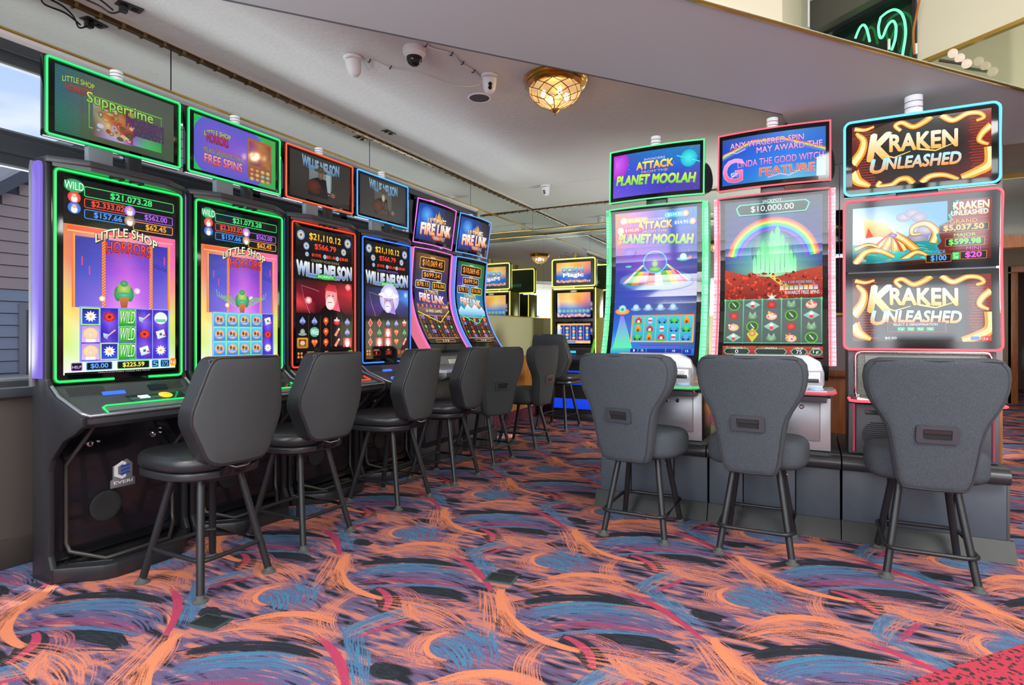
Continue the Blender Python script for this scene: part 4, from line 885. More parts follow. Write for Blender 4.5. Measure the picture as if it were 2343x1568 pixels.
    for x, w, t, l in ((1, 28, '0', 'CREDITS'), (33, 33, '', 'WIN'), (69, 17, '75', 'TOTAL BET'), (87, 13, '1¢', 'DENOM')):
        y, hh = h*.948, 7; c.poly([(x, y+3.5), (x+3, y), (x+w-3, y), (x+w, y+3.5), (x+w-3, y+hh), (x+3, y+hh)], '68b8a0'); c.poly([(x+1, y+3.5), (x+3.4, y+.8), (x+w-3.4, y+.8), (x+w-1, y+3.5), (x+w-3.4, y+hh-.8), (x+3.4, y+hh-.8)], '12302c')
        t and c.text(t, x+w/2, y+3.6, 2.2*len(t)+1, 4, 'f8fff8'); c.text(l, x+w/2, y-.2, min(w*.5, 12), 2, 'e8f0e8')
    return c
def tentacle(c, pts, w0, w1, a='f0a030', b='fff0b0'):
    P = [(p.x, p.y) for p in smooth_pts([(x, y, 0) for x, y in pts], 6)]
    c.line(P, w0+1.2, '7a3018', w1+.8); c.line(P, w0, a, w1, a); c.line(P, w0*.55, b, w1*.4, 'ffd878')
def art_kraken(W, H, main=False):
    c = Canvas(W, H); h = c.h; D = '20242a'
    c.grid(0, 0, 100, h, [['7a2820', '3a2420', '303638', '303638', '3a2a28', '8a2c20'], ['6a2018', '302420', '2c3434', '2c3434', '302828', '8a2018'], ['5a1814', '2a2022', D, D, '2c2020', '702018'], ['6a2018', '401c1a', '2c2426', '2c2426', '581c18', '802418']])
    if main: c.grid(16, 6, 66, h-8, [['343a3e', '303a3c', '343a3e'], ['2c3034', '2c3234', '2c3034'], ['383e46', '3c424a', '383e46']])
    for i in range(22): c.line([(4, 4+i*2.4), (14+random.random()*5, 4+i*2.4)], .5, 'b84030'); c.line([(84+random.random()*4, 4+i*2.4), (99, 4+i*2.4)], .5, 'b83828')
    tentacle(c, [(0, 34), (7, 24), (9, 14), (5, 8), (3, 6)], 9, 2); tentacle(c, [(0, h-16), (4, h-8), (10, h-4), (14, h-2)], 11, 3)
    tentacle(c, [(2, 2), (10, 4), (17, 2)], 4, 2)
    tentacle(c, [(37, 9), (33, 4), (38, 2), (46, 7), (54, 4), (59, 0)], 3, 5); tentacle(c, [(66, 0), (74, 6), (84, 2), (92, 3), (95, 7), (90, 9)], 5, 2.4)
    tentacle(c, [(100, 14), (94, 20), (92, 26), (98, 30)], 6, 2.5); tentacle(c, [(100, 32), (99, 46), (90, h-5), (80, h-1)], 10, 6)
    if not main: tentacle(c, [(22, h-5), (20, h-1), (30, h-1), (36, h-5), (42, h-5), (46, h)], 3.4, 5); tentacle(c, [(52, h), (58, h-5), (68, h-5), (78, h)], 5.4, 3)
    k = dict(out='5a2a10', ow=.05)
    y = 20 if not main else 18
    c.text('K', 22, y+1, 16, 22, 'fffae0', 'f0b850', bold=.05, shear=.15, **k); c.text('RAKEN', 53, y, 48, 14, 'fffae0', 'f0b850', bold=.04, skew=-.04, **k)
    c.line([(22, y+8), (32, y+12), (44, y+8)], 1.6, 'f8d880', .6); c.line([(50, y+7), (62, y+10), (76, y+5)], 1.6, 'f8d880', .6)
    y += 18
    c.text('U', 20, y, 11, 12, 'a8f0f8', 'e89838', bold=.04, shear=.2, **k); c.text('NLEASHED', 53, y-.5, 53, 10, 'b0f4ff', 'f0a040', bold=.04, skew=-.03, shear=.15, **k)
    if main:
        c.rrect(26, h-17, 43, 9, .8, '3a444c', '38424a', 'b04858', .5); c.text('SELECT A DENOMINATION', 47, h-15, 32, 2, 'f0f0f0')
        for i, t in enumerate(('1¢', '2¢', '5¢', '10¢')): c.rrect(34+i*7, h-12.6, 5.6, 3.6, .6, '48b888', '208a58'); c.text(t, 36.8+i*7, h-10.8, 3.4, 2, 'ffffff')
        c.text('CASH', 17.5, h-3, 4.6, 1.6, 'f06060'); c.text('$0.00', 29, h-3, 8.6, 2.4, 'f8f8f8'); c.rrect(85.5, h-4.6, 6, 3, .6, '3878d8'); c.rrect(92.5, h-5, 7, 4, .6, 'd84030'); c.text('1¢', 96, h-2.6, 2.6, 1.8, 'ffffff')
    return c
def art_kraken_sea(W, H):
    c = Canvas(W, H); h = c.h
    c.grid(0, 0, 70, h*.72, [['a8c8e8', '78b0e8', '5aa0e8', '58a0e8'], ['f0f0f0', 'd8e8f8', '80b8f0', '60a0e0'], ['fff8f0', 'f8f0e8', 'c8d8f0', '90b8e0']])
    for x, y, r_ in ((39, 11, 6), (45, 8, 6), (50, 12, 6), (49, 30, 8), (55, 24, 7)): c.ell(x, y, r_, r_*.7, '8a88a8', 'b8b0c0')
    c.grid(0, h*.62, 68, h*.38, [['28b0b0', '189898', '18a0a0'], ['107878', '38c8c0', '108888'], ['087070', '189890', '0a6868']])
    for i in range(16): x = random.uniform(0, 60); y = random.uniform(h*.66, h*.95); c.line([(x, y), (x+5, y-1.6), (x+10, y)], .9, '68e0d0', .3)
    c.poly([(8, h*.18), (26, h*.30), (34, h*.52), (30, h*.56), (20, h*.50), (10, h*.52)], 'fff0a8', 'e88828'); c.poly([(8, h*.18), (12, h*.34), (10, h*.52), (16, h*.50)], 'e85028', 'd84820')
    for s_, x1 in ((0, 16), (0, 24), (0, 33), (0, 40), (0, 48)): tentacle(c, [(32, h*.48), ((32+x1)/2, h*.6), (x1, h*.76)], 4.5, 6, 'e05028' if x1 % 3 else 'f0a030')
    c.ell(31, h*.50, 3, 1.8, '402858', 'b090e0')
    tentacle(c, [(60, h*.66), (62, h*.48), (55, h*.34), (46, h*.38), (45, h*.50), (51, h*.50)], 6, 1.6); tentacle(c, [(2, h*.95), (10, h*.76), (20, h*.74), (32, h*.86)], 6, 3); tentacle(c, [(38, h*.93), (48, h*.80), (56, h*.86)], 5, 2); tentacle(c, [(2, h*.70), (12, h*.63), (20, h*.68)], 3.4, 1.6)
    c.poly([(76, 0), (73, 5), (76, 8), (70, 12), (72, 16), (64, 20), (66, 24), (62, 28), (64, 34), (61, 38), (64, 44), (60, 50), (50, h-6), (20, h-4), (10, h), (100, h), (100, 0)], '18a0a8')
    c.poly([(78, 0), (75, 5), (78, 8), (72, 12), (74, 16), (66, 20), (68, 24), (64, 28), (66, 34), (63, 38), (66, 44), (61, 50), (52, h-4), (22, h-2.6), (12, h), (100, h), (100, 0)], '8a2018', '601818')
    c.rect(0, h-2.4, 100, 2.4, '301010')
    for i in range(14): c.line([(70+random.random()*8, 6+i*3.2), (98, 6+i*3.2)], .4, 'b03828')
    c.text('KRAKEN', 86, 5, 24, 6, 'fffae8', 'f0c878', '201010', .05, bold=.04); c.text('UNLEASHED', 85, 11, 25, 4, 'c8f8ff', 'f0c080', '201010', .05, bold=.04)
    for t, v_, x, y, w, col, c2 in (('GRAND', '$5,037.50', 81, 18, 34, 'f0a050', 'f8b060'), ('MAJOR', '$599.98', 82, 30, 27, 'a8f070', '70f050'), ('MINOR', '$100', 64, 43, 18, '58b8e8', '48a8f0'), ('MINI', '$20', 88, 41.5, 18, 'e060c8', 'e858d0')):
        c.text(t, x, y, w*.55, 3.2, col, None, '200808', .03); c.rrect(x-w/2, y+2.2, w, 6.6, .4, '100808', None, 'c08838', .4); c.text(v_, x, y+5.5, w*.8 if w > 20 else w*.6, 5, c2, None, None, bold=.04)
    c.rrect(73.6, 44, 5, 6.4, .6, '38c858'); c.text('PLAY', 76, 45.4, 3.6, 1.2, 'ffffff'); c.text('2¢', 76, 48.2, 3.4, 3, 'ffffff'); c.text('WILD', 6, h-7, 6, 1.8, 'e8f0f8', None, '103040', .03); c.text('WONDERS', 6, h-5, 9, 1.8, 'e8f0f8', None, '103040', .03)
    return c
def art_ocean(W, H, kind):
    c = Canvas(W, H); h = c.h
    c.grid(0, 0, 100, h, [['f0a050', 'f8c860', 'f8b040', 'e88858'], ['f0b070', 'f8d888', 'f09048', 'c87898'], ['2868c8', '3888e0', '4878c8', '2848a8'], ['1848a8', '2868c8', '3858b8', '183888']])
    if kind == 0:
        c.text('OCEAN', 47, 20, 62, 13, '90e0f8', '1878d0', 'f0f8ff', .06, bold=.05, sh='103070'); c.text('Magic', 50, 36, 58, 13, 'ffffff', 'f0e8f0', '5a2060', .07, bold=.05)
        for i in range(16): c.ell(4+i*6.2, h-2-random.random()*4, 4, 4, random.choice(['e85848', 'c858a8', 'f0a058', '8048a8', 'e87868']), 'f8c898')
    elif kind == 1:
        for i in range(8): c.ell(8+i*12, h*.74, 7, 6, '4888c0', '98c890')
        for i in range(20): c.ell(i*5.2, h-2-random.random()*6, 4, 4, random.choice(['e85868', 'e89870', 'c86898', 'f0b080', '30508a']), 'f8c0a0')
    else:
        c.rect(0, 5, 100, h-5, '182c88', '203898'); c.rect(0, 0, 100, 4, 'f0a858')
        for i in range(5):
            c.line([(i*20, 4), (i*20, h-9)], .8, 'e8c878')
            for j in range(4):
                x, y = 10+i*20, 9+(j+.5)*(h-20)/4; q = (i+j*2) % 4
                if q == 0: c.star(x, y, 6.4, 5, 'f0a830', 'f8e070')
                elif q == 1: c.ell(x, y, 6, 4.4, 'd84850', 'f0d0c0'); c.ell(x-2, y-1, 1.2, 1.2, 'ffffff')
                elif q == 2: c.ell(x, y, 4.6, 5, '2878c8', '78c8f0')
                else: c.star(x, y, 6.4, 5, '28a8a8', '80f0d8')
        c.rect(0, 4, 9, h*.5, 'e8f0f0', 'a8c8e0'); c.rect(0, h-8, 100, 8, 'e8a868', 'f0c890'); c.rect(30, h-6, 26, 5, '3878c0')
    return c
# ================================================================ slot machines
def flatmap(y, x0, z0, eps_sign=-1, rz=None):
    return lambda x, z, d: Vector((x0+x, y-d, z0+z))
def border(name, pts, r, m, parent, closed=True):
    return TB(name, pts, r, m, parent, 8, closed)
def rrpath(x0, x1, z0, z1, r, yf, n=4):
    return [(x, yf(z), z) for x, z in rr(x0, x1, z0, z1, r, n)]
def candle(x, y, z, r, h, parent, m=None):
    o = LA('signal_lamp', [(0, 0), (r, 0), (r, h*.28), (r*.93, h*.30), (r, h*.34), (r, h*.62), (r*.93, h*.64), (r, h*.68), (r, h), (r*.7, h*1.06), (0, h*1.07)], m or CLEAR, parent, 20, (x, y, z))
    for k in (.3, .64): LA('lamp_ring', [(r*.9, h*k-.001), (r*1.03, h*k-.001), (r*1.03, h*k+.003), (r*.9, h*k+.003)], CHROME, o, 20)
    return o
def knob_lock(x, y, z, parent, r=.012):
    o = LA('key_lock', [(0, 0), (r, 0), (r*.95, .008), (r*.55, .010), (r*.5, .006), (0, .006)], CHROME, parent, 16, (x, y, z), (R(90), 0, 0))
    return o
def mesh_holes(name, x0, x1, z0, z1, nx, nz, fmap, parent, m=BLACKM):
    bm = B()
    for i in range(nx):
        for j in range(nz):
            x = x0+(x1-x0)*(i+.5+(j % 2)*.5)/nx; z = z0+(z1-z0)*(j+.5)/nz; a = (x1-x0)/nx*.33; c_ = (z1-z0)/nz*.36
            bm.faces.new([bm.verts.new(fmap(x+p*a, z+q*c_)) for p, q in ((-1, 0), (-.5, -1), (.5, -1), (1, 0), (.5, 1), (-.5, 1))])
    o = obj(name, bm, m, parent); o['kind'] = 'stuff'; return o

def tall_machine(name, label, x, y, group, bc, sc, tc, art, arttop, v, screenmat=None):
    """upright cabinet: one tall portrait screen with a neon edge, sloping deck, wide foot, sign above"""
    t = thing(name, label, 'slot machine', (x, y, 0), R(90), group)
    hw = .338
    # cheeks (side panels) with deck cheek and foot
    prof = [(.115, 0), (.115, 2.05), (.10, 2.07), (.02, 2.07), (-.012, 2.04), (-.012, .985), (-.03, .95), (-.10, .90), (-.30, .835), (-.325, .82), (-.325, .775), (-.28, .745), (-.17, .70), (-.06, .60), (-.035, .54), (-.035, .13), (-.06, .07), (-.06, 0)]
    for s in (-1, 1): PR('side_panel', prof, 'x', s*hw-.014, s*hw+.014, BLACKP, t, .004)
    LM = glow('side_light_'+sc, sc, .85)
    lit = PR('side_light', [(.078, .99), (.078, 2.03), (.07, 2.05), (.02, 2.05), (.010, 2.03), (.010, .99)], 'x', -hw-.034, -hw-.013, LM, t, .006); lit['label'] = 'softly lit side panel'
    PR('side_rail', [(.115, .95), (.115, 2.03), (.105, 2.06), (.084, 2.06), (.084, .95)], 'x', -hw-.03, -hw-.012, mat('grey_side_rail', '7c7c84', .4, .3), t, .003)
    bb = B(); box(bb, -hw+.012, hw-.012, -.004, .112, .10, 2.05); obj('cabinet', bb, GLOSSB, t)
    # screen with black bezel and neon edge
    sc_ = BX('screen', -hw+.006, hw-.006, -.022, -.003, .955, 2.03, BEZEL, t, .004)
    c = art(.565, .985, v); c.build('display', sc_, lambda a, b, d: Vector((a-.2825, -.0232-d, 1.003+b)), m=screenmat or SCREEN)
    NE = glow('neon_'+bc, bc, 2.6)
    a, b, z0, z1, r_ = -.318, .318, .972, 2.018, .018
    L_ = [(-.05, z0), (a+r_, z0), (a+.005, z0+.005), (a, z0+r_), (a, z1-r_), (a+.005, z1-.005), (a+r_, z1), (b-r_, z1), (b-.005, z1-.005), (b, z1-r_), (b, z0+r_), (b-.005, z0+.005), (b-r_, z0), (.13, z0)]
    border('light_tube', [(p, -.027, q) for p, q in L_], .0050, NE, sc_, False)
    border('neon_halo', [(p, -.0225, q) for p, q in L_], .0085, glow('halo_'+bc, bc, .33), sc_, False)  # wide dim tube added to imitate the neon's halo on the bezel
    # hood with two down-speakers
    PR('hood', [(-hw-.012, -.012), (-hw-.012, .11), (hw+.012, .11), (hw+.012, -.012), (.20, -.10), (-.20, -.10)], 'z', 2.045, 2.075, DARKG, t, .006)
    hb = B(); prism(hb, [(-hw+.01, -.02), (hw-.01, -.02), (.19, -.085), (-.19, -.085)], 'z', 2.026, 2.045); obj('hood_lining', hb, mat('hood_lining', '55585c', .3), t)
    for s in (-1, 1): LA('hood_speaker', [(0, 0), (.034, 0), (.036, -.006), (.03, -.009), (.02, -.003), (0, -.002)], BLACKP, t, 20, (s*.05, -.052, 2.027))
    # deck: grille strip, bill slot panel, button panel
    dk = PR('deck', [(.0, .955), (-.04, .945), (-.10, .892), (-.30, .826), (-.315, .822), (-.315, .785), (-.27, .76), (-.05, .80), (0, .80)], 'x', -hw+.014, hw-.014, DARKG, t, .003)
    def dp(x_, s_, lift=.0012):   # s 0..1 along the sloping top
        P = [(-.04, .945), (-.10, .892), (-.30, .826)]
        if s_ < .35: f = s_/.35; y_, z_ = P[0][0]+(P[1][0]-P[0][0])*f, P[0][1]+(P[1][1]-P[0][1])*f; n_ = (-.66, .75)
        else: f = (s_-.35)/.65; y_, z_ = P[1][0]+(P[2][0]-P[1][0])*f, P[1][1]+(P[2][1]-P[1][1])*f; n_ = (-.31, .95)
        return Vector((x_, y_+n_[0]*lift, z_+n_[1]*lift))
    TB('deck_edge', [(-.336, -.035, .952), (-.336, -.10, .905), (-.336, -.30, .838), (-.315, -.326, .825), (.315, -.326, .825), (.336, -.30, .838), (.336, -.10, .905), (.336, -.035, .952)], .008, mat('satin_edge', '9a9fa8', .25, .7), dk, 8)
    mesh_holes('speaker_grille', -.29, -.12, .02, .30, 18, 7, lambda a_, b_: dp(a_, b_), dk); mesh_holes('speaker_grille', .12, .29, .02, .30, 18, 7, lambda a_, b_: dp(a_, b_), dk)
    def patch(nm, x0, x1, s0, s1, lift, m, par=dk):
        q = B(); lo = [dp(x0, s0, 0), dp(x1, s0, 0), dp(x1, s1, 0), dp(x0, s1, 0)]; hi = [dp(x0, s0, lift), dp(x1, s0, lift), dp(x1, s1, lift), dp(x0, s1, lift)]
        A_ = [q.verts.new(p) for p in lo]; C_ = [q.verts.new(p) for p in hi]; q.faces.new(C_)
        for i in range(4): q.faces.new((A_[i], A_[(i+1) % 4], C_[(i+1) % 4], C_[i]))
        bmesh.ops.recalc_face_normals(q, faces=q.faces[:]); return obj(nm, q, m, par)
    patch('bill_slot', -.14, -.03, .24, .33, .006, glow('blue_slot_light', '3868e8', 1.6))
    patch('ticket_slot', .10, .20, .12, .30, .004, mat('slot_black', '06070a', .2, 0, '0a1830', .4))
    patch('button_screen', -.05, .24, .44, .72, .004, mat('button_screen', '0c1210', .1, 0, '104838', .5))
    ob = B(); lathe(ob, [(0, 0), (.034, 0), (.034, .004), (.03, .006), (0, .006)], 20); dd = obj('play_button', ob, mat('play_yellow', 'f0c030', .4, 0, 'f0b020', .6), dk, True); dd.location = dp(.14, .55, .004); dd.rotation_euler = (R(18), 0, 0)
    patch('card_button', .0, .05, .50, .60, .008, mat('white_button', 'e8ecf8', .3, 0, 'b8c8f8', .7))
    TB('light_tube', [dp(-.22, .99, .002), dp(-.215, .80, .004), dp(-.19, .74, .004), dp(.28, .74, .004), dp(.285, .50, .004)], .0035, NE, dk, 8)
    patch('deck_trim', -.21, .30, .80, .93, .004, mat('deck_satin_'+tc, '6f7f7c', .25, .3))
    # belly door with raised frame, foot tray
    by = -.012
    bd = BX('belly_door', -hw+.014, hw-.014, by, .10, .09, .80, GLOSSB, t)
    TB('raised_frame', [(-.255, -.24, .762), (-.262, -.17, .69), (-.268, by-.01, .56), (-.268, by-.008, .17), (-.262, -.04, .13), (-.16, -.16, .085), (.16, -.16, .085), (.262, -.04, .13), (.268, by-.008, .17), (.268, by-.01, .56), (.262, -.17, .69), (.255, -.24, .762)], .010, mat('satin_black_bar', '3c3836', .35, .2), bd, 8)
    ft = PR('foot', [(-hw-.012, .10), (-hw-.012, -.05), (-hw+.02, -.09), (-.20, -.225), (-.15, -.245), (.15, -.245), (.20, -.225), (hw-.02, -.09), (hw+.012, -.05), (hw+.012, .10)], 'z', 0, .075, BLACKP, t, .008)
    PR('foot_inset', [(-.28, .05), (-.28, -.06), (-.15, -.20), (.15, -.20), (.28, -.06), (.28, .05)], 'z', .075, .081, GLOSSB, ft, .002)
    for s in (-1, 1):
        knob_lock(s*.16, by, .645, bd, .016); knob_lock(s*.16+.04, by, .652, bd, .008); knob_lock(s*.16+.04, by, .676, bd, .007) if s > 0 else None
    LA('speaker', [(0, 0), (.075, 0), (.078, .006), (.07, .008), (.05, .003), (0, .005)], mat('speaker_mesh', '1d1d20', .6, bump=.5, bscale=500), bd, 28, (-.085, by, .31), (R(90), 0, 0))
    # emblem plate: hexagonal mark and the word
    ez, ex = .455, .0
    pl = PR('emblem', [(ex-.062, ez-.065), (ex+.062, ez-.065), (ex+.062, ez-.025), (ex+.048, ez-.018), (ex+.048, ez+.055), (ex+.02, ez+.08), (ex-.05, ez+.05), (ex-.05, ez-.018), (ex-.062, ez-.025)], 'y', by-.006, by, mat('emblem_grey', '8a8f94', .4, .5), bd, .001)
    ec = Canvas(.12, .14); W_ = 'e8ecf0'
    ec.poly([(12, 25), (45, 5), (62, 14), (62, 28), (45, 20), (28, 30), (28, 62), (45, 72), (62, 64), (62, 78), (45, 86), (12, 68)], W_); 
    for q in (28, 44, 60): ec.poly([(40, q), (78, q-7), (78, q+3), (40, q+10)], '2848a8')
    ec.text('EVERI', 50, 99, 78, 13, W_, bold=.02)
    ec.build('emblem_print', pl, lambda a, b, d: Vector((ex-.06+a, by-.0066-d, ez-.06+b)), m=VPRINT)
    # sign above
    BX('sign_post', -.15, -.03, .02, .06, 2.07, 2.22, mat('post_grey', '8d96a0', .4, .4), t, .004); BX('sign_post', .05, .12, .02, .06, 2.07, 2.22, BLACKP, t, .004)
    sg = BX('sign', -.345, .345, .02, .06, 2.18, 2.58, BEZEL, t, .006)
    c = arttop(.60, .335, v); c.build('display', sg, lambda a, b, d: Vector((a-.30, .0188-d, 2.2125+b)), m=DIMSCREEN)
    TN = glow('neon_'+tc, tc, 2.4)
    border('light_tube', [(p, .015, q) for p, q in rr(-.335, .335, 2.19, 2.57, .012, 3)], .0052, TN, sg)
    border('neon_halo', [(p, .0195, q) for p, q in rr(-.335, .335, 2.19, 2.57, .012, 3)], .0088, glow('halo_'+tc, tc, .33), sg)  # same dim tube imitating the halo around the sign's neon
    candle(0, .045, 2.58, .03, .05, sg)
    return t

def curved_machine(name, label, x, y, rz, group, hw, z0, z1, yf, bc, wing, art, arttop, v, W, Hs, sz0, sz1, tilt, style):
    """cabinet with one J-curved portrait screen and a sign above"""
    t = thing(name, label, 'slot machine', (x, y, 0 if style == 'fire' else ZTOP), rz, group)
    D = -ZTOP if style != 'fire' else 0
    n = 16; zs = [z0+(z1-z0)*i/n for i in range(n+1)]
    prof = [(yf(z), z+D) for z in zs]
    back = [(.16, z1+D), (.30, z1-.25+D), (.30, z0-.10+D), (.05, z0-.10+D)]
    PR('cabinet', [(a+.035, b) for a, b in prof]+back, 'x', -hw+.02, hw-.02, BLACKP, t, .003)
    sc_ = PR('screen', [(a, b) for a, b in prof]+[(a+.03, b) for a, b in reversed(prof)], 'x', -hw+.022, hw-.022, BEZEL, t)
    zz = z0+(z1-z0)*.045 if style != 'fire' else z0+.07
    c = art(W, Hs, v)
    c.build('display', sc_, lambda a, b, d: Vector((a-W/2, yf(zz+b)-.0012-d, zz+b+D)), 20)
    # lit wings along both sides
    for s in (-1, 1):
        q = B()
        pts = [(yf(z)+.004, z+D) for z in zs]
        prism(q, [(a, b) for a, b in pts]+[(a+.10, b) for a, b in reversed(pts)], 'x', s*(hw-.022), s*(hw+.018))
        wg = obj('side_light', q, WINGM[wing], t)
        border('edge_light', [(s*(hw-.012), yf(z)-.006, z+D) for z in zs], .005, glow('neon_'+bc, bc, 1.7), sc_, False)
    top = [(-hw+.015+2*(hw-.015)*i/8, yf(z1)-.004-.03*(1-((i-4)/4)**2), z1+D) for i in range(9)]
    TB('edge_light', top, .005, glow('neon_'+bc, bc, 1.7), sc_, 8)
    hb = B(); 
    prism(hb, [(a, b) for a, b, _ in top]+[(hw-.015, .10), (-hw+.015, .10)], 'z', z1+D-.012, z1+D+.004); obj('hood', hb, BLACKP, t)
    # sign
    sy = yf(z1); 
    def sm(a, b, d): f = b/(sz1-sz0); return Vector((a, sy+.01-tilt*f-d-.03*(1-(a/hw)**2), sz0+b+D))
    q = B(); nx = 10
    hs = sz1-sz0
    F_ = [[q.verts.new(sm(-hw+.01+2*(hw-.01)*i/nx, hs*j/2, 0)) for i in range(nx+1)] for j in range(3)]
    K_ = [[q.verts.new(sm(-hw+.01+2*(hw-.01)*i/nx, hs*j/2, -.05)) for i in range(nx+1)] for j in range(3)]
    for j in range(2):
        for i in range(nx): q.faces.new((F_[j][i], F_[j][i+1], F_[j+1][i+1], F_[j+1][i])); q.faces.new((K_[j][i+1], K_[j][i], K_[j+1][i], K_[j+1][i+1]))
        for i in (0, nx): q.faces.new((F_[j][i], F_[j+1][i], K_[j+1][i], K_[j][i]))
    for j in (0, 2):
        for i in range(nx): q.faces.new((F_[j][i], K_[j][i], K_[j][i+1], F_[j][i+1]))
    bmesh.ops.recalc_face_normals(q, faces=q.faces[:]); sg = obj('sign', q, BEZEL, t)
    ins = .035; Ws = 2*(hw-ins); Hh = hs-.064
    c = arttop(Ws, Hh, v); 
    bmap = lambda a, b, d: sm(a-Ws/2, b+.032, .0012+d)
    o = c.build('display', sg, bmap, 0, cx=12)
    bm = bmesh.new(); bm.from_mesh(o.data); bm.free()
    ed = [sm(-hw+.01+2*(hw-.01)*i/nx, 0, .003) for i in range(nx+1)]+[sm(hw-.01, hs*j/2, .003) for j in (1,)]+[sm(hw-.01-2*(hw-.01)*i/nx, hs, .003) for i in range(nx+1)]+[sm(-hw+.01, hs/2, .003)]
    border('edge_light', ed, .005, glow('neon_'+bc, bc, 1.7) if style != 'white' else glow('neon_white', 'e8ecf8', 1.2), sg)
    BX('sign_post', -.07, .07, sy+.04, sy+.09, z1+D, sz0+D+.1, BLACKP, t, .004)
    candle(0 if style == 'fire' else -.0, sy+.03, sz1+D-.004, .034, .07 if style != 'fire' else .05, sg)
    return t, D

ZTOP = .50
def wing_mat(name, c1, c2, es):
    m = bpy.data.materials.new(name); m.use_nodes = True; tt = m.node_tree; b = tt.nodes['Principled BSDF']; b.inputs['Roughness'].default_value = .35
    co = tt.nodes.new('ShaderNodeTexCoord'); mp = tt.nodes.new('ShaderNodeMapping'); mp.inputs['Rotation'].default_value = (0, R(90), 0); mp.inputs['Scale'].default_value = (1, 1, 1)
    vo = tt.nodes.new('ShaderNodeTexVoronoi'); vo.feature = 'DISTANCE_TO_EDGE'; vo.inputs['Scale'].default_value = 95; vo.inputs['Randomness'].default_value = .15
    sc = tt.nodes.new('ShaderNodeVectorMath'); sc.operation = 'MULTIPLY'; sc.inputs[1].default_value = (1, 1, .45)
    r = tt.nodes.new('ShaderNodeValToRGB'); r.color_ramp.elements[0].position = .05; r.color_ramp.elements[0].color = (*lin(c2), 1); r.color_ramp.elements[1].position = .14; r.color_ramp.elements[1].color = (*lin(c1), 1)
    tt.links.new(co.outputs['Object'], sc.inputs[0]); tt.links.new(sc.outputs[0], vo.inputs['Vector']); tt.links.new(vo.outputs['Distance'], r.inputs[0]); tt.links.new(r.outputs[0], b.inputs['Base Color']); tt.links.new(r.outputs[0], b.inputs['Emission Color']); b.inputs['Emission Strength'].default_value = es
    return m
WINGM = {'green': wing_mat('green_lit_wing', '88e4b0', '4fb080', .5), 'pink': wing_mat('pink_lit_wing', 'e4b8c6', 'c08090', .42),
         'rose': mat('rose_light_side', '000000', .3, 0, 'f07898', .9), 'violet': mat('violet_light_side', '000000', .3, 0, '8a80e8', .9)}
VPRINT = screen_mat('printed_plate', .25, .5)
# printed plate shows its colours as paint
_t = VPRINT.node_tree; _b = _t.nodes['Principled BSDF']; _a = [n for n in _t.nodes if n.type == 'ATTRIBUTE'][0]; _t.links.new(_a.outputs['Color'], _b.inputs['Base Color']); _b.inputs['Emission Strength'].default_value = 0

XF = -3.30
GL = 'row of slot machines along the windows'
tall_machine('slot_machine', 'tall slot machine with green neon edge nearest the window at far left, blurry sign picture', XF, 1.80, GL, '20ff60', '9078f0', '28ff70', art_horror, art_horror_top, 0)
tall_machine('slot_machine', 'second tall slot machine with green neon edge, sign showing FREE SPINS', XF, 2.525, GL, '20ff60', '9078f0', '28ff70', art_horror, art_horror_top, 1)
tall_machine('slot_machine', 'tall slot machine edged in red neon with a singer in a red headscarf on screen', XF, 3.25, GL, 'ff3a20', '58b0f8', 'ff5030', art_country, art_country_top, 0)
tall_machine('slot_machine', 'tall slot machine edged in blue neon with a singer in a white hat on screen', XF, 3.975, GL, '3070ff', 'f04860', '40a0ff', art_country, art_country_top, 1)
# curved pair at the end of the window row
def yfire(z): 
    u = max(0, (2.03-z)/.95); return .035*math.sin(u*2.6)-.20*max(0, u-.35)**2*2.4+.0
FT = []
for k_, (yy, bc, wg, lab) in enumerate(((4.70, 'e060d0', 'rose', 'curved-screen slot machine with pink side light and orange jackpot bars'), (5.43, '5090ff', 'violet', 'curved-screen slot machine with blue and violet edge light, icy teal screen, last by the windows'))):
    t, D = curved_machine('curved_slot_machine', lab, XF, yy, R(90), GL, .335, 1.06, 2.03, yfire, bc, wg, art_fire, art_fire_top, k_, .55, .86, 2.08, 2.48, .06, 'fire')
    PR('deck', [(-.10, 1.05), (-.17, 1.0), (-.20, .93), (-.34, .88), (-.36, .86), (-.36, .82), (-.30, .79), (0, .80), (.05, 1.05)], 'x', -.31, .31, mat('pewter_plastic', '85878c', .35, .4), t, .004)
    BX('button_shelf', -.33, .33, -.375, -.20, .855, .885, mat('shelf_white', 'c8ccd8', .3), t, .008)
    BX('button_screen', -.2, .2, -.33, -.22, .885, .889, mat('button_screen_blue', '101828', .1, 0, '3858c8', .8), t)
    BX('bill_slot', -.02, .10, -.205, -.17, .92, .97, mat('bill_panel', 'c8c8c0', .4, 0, '909088', .3), t, .003)
    BX('lower_cabinet', -.31, .31, -.10, .12, .16, .84, BLACKP, t, .004); BX('lower_door', -.28, .28, -.112, -.10, .2, .76, mat('grey_blue_door', '50545e', .4, .2), t, .004)
    BX('plinth', -.32, .32, -.14, .12, 0, .16, DARKG, t, .01); knob_lock(.2, -.112, .62, t); knob_lock(.22, -.112, .35, t)
    BX('side_panel', -.333, -.31, -.03, .12, .16, 1.06, mat('pale_side_panel', 'b8bac6', .4), t, .003)

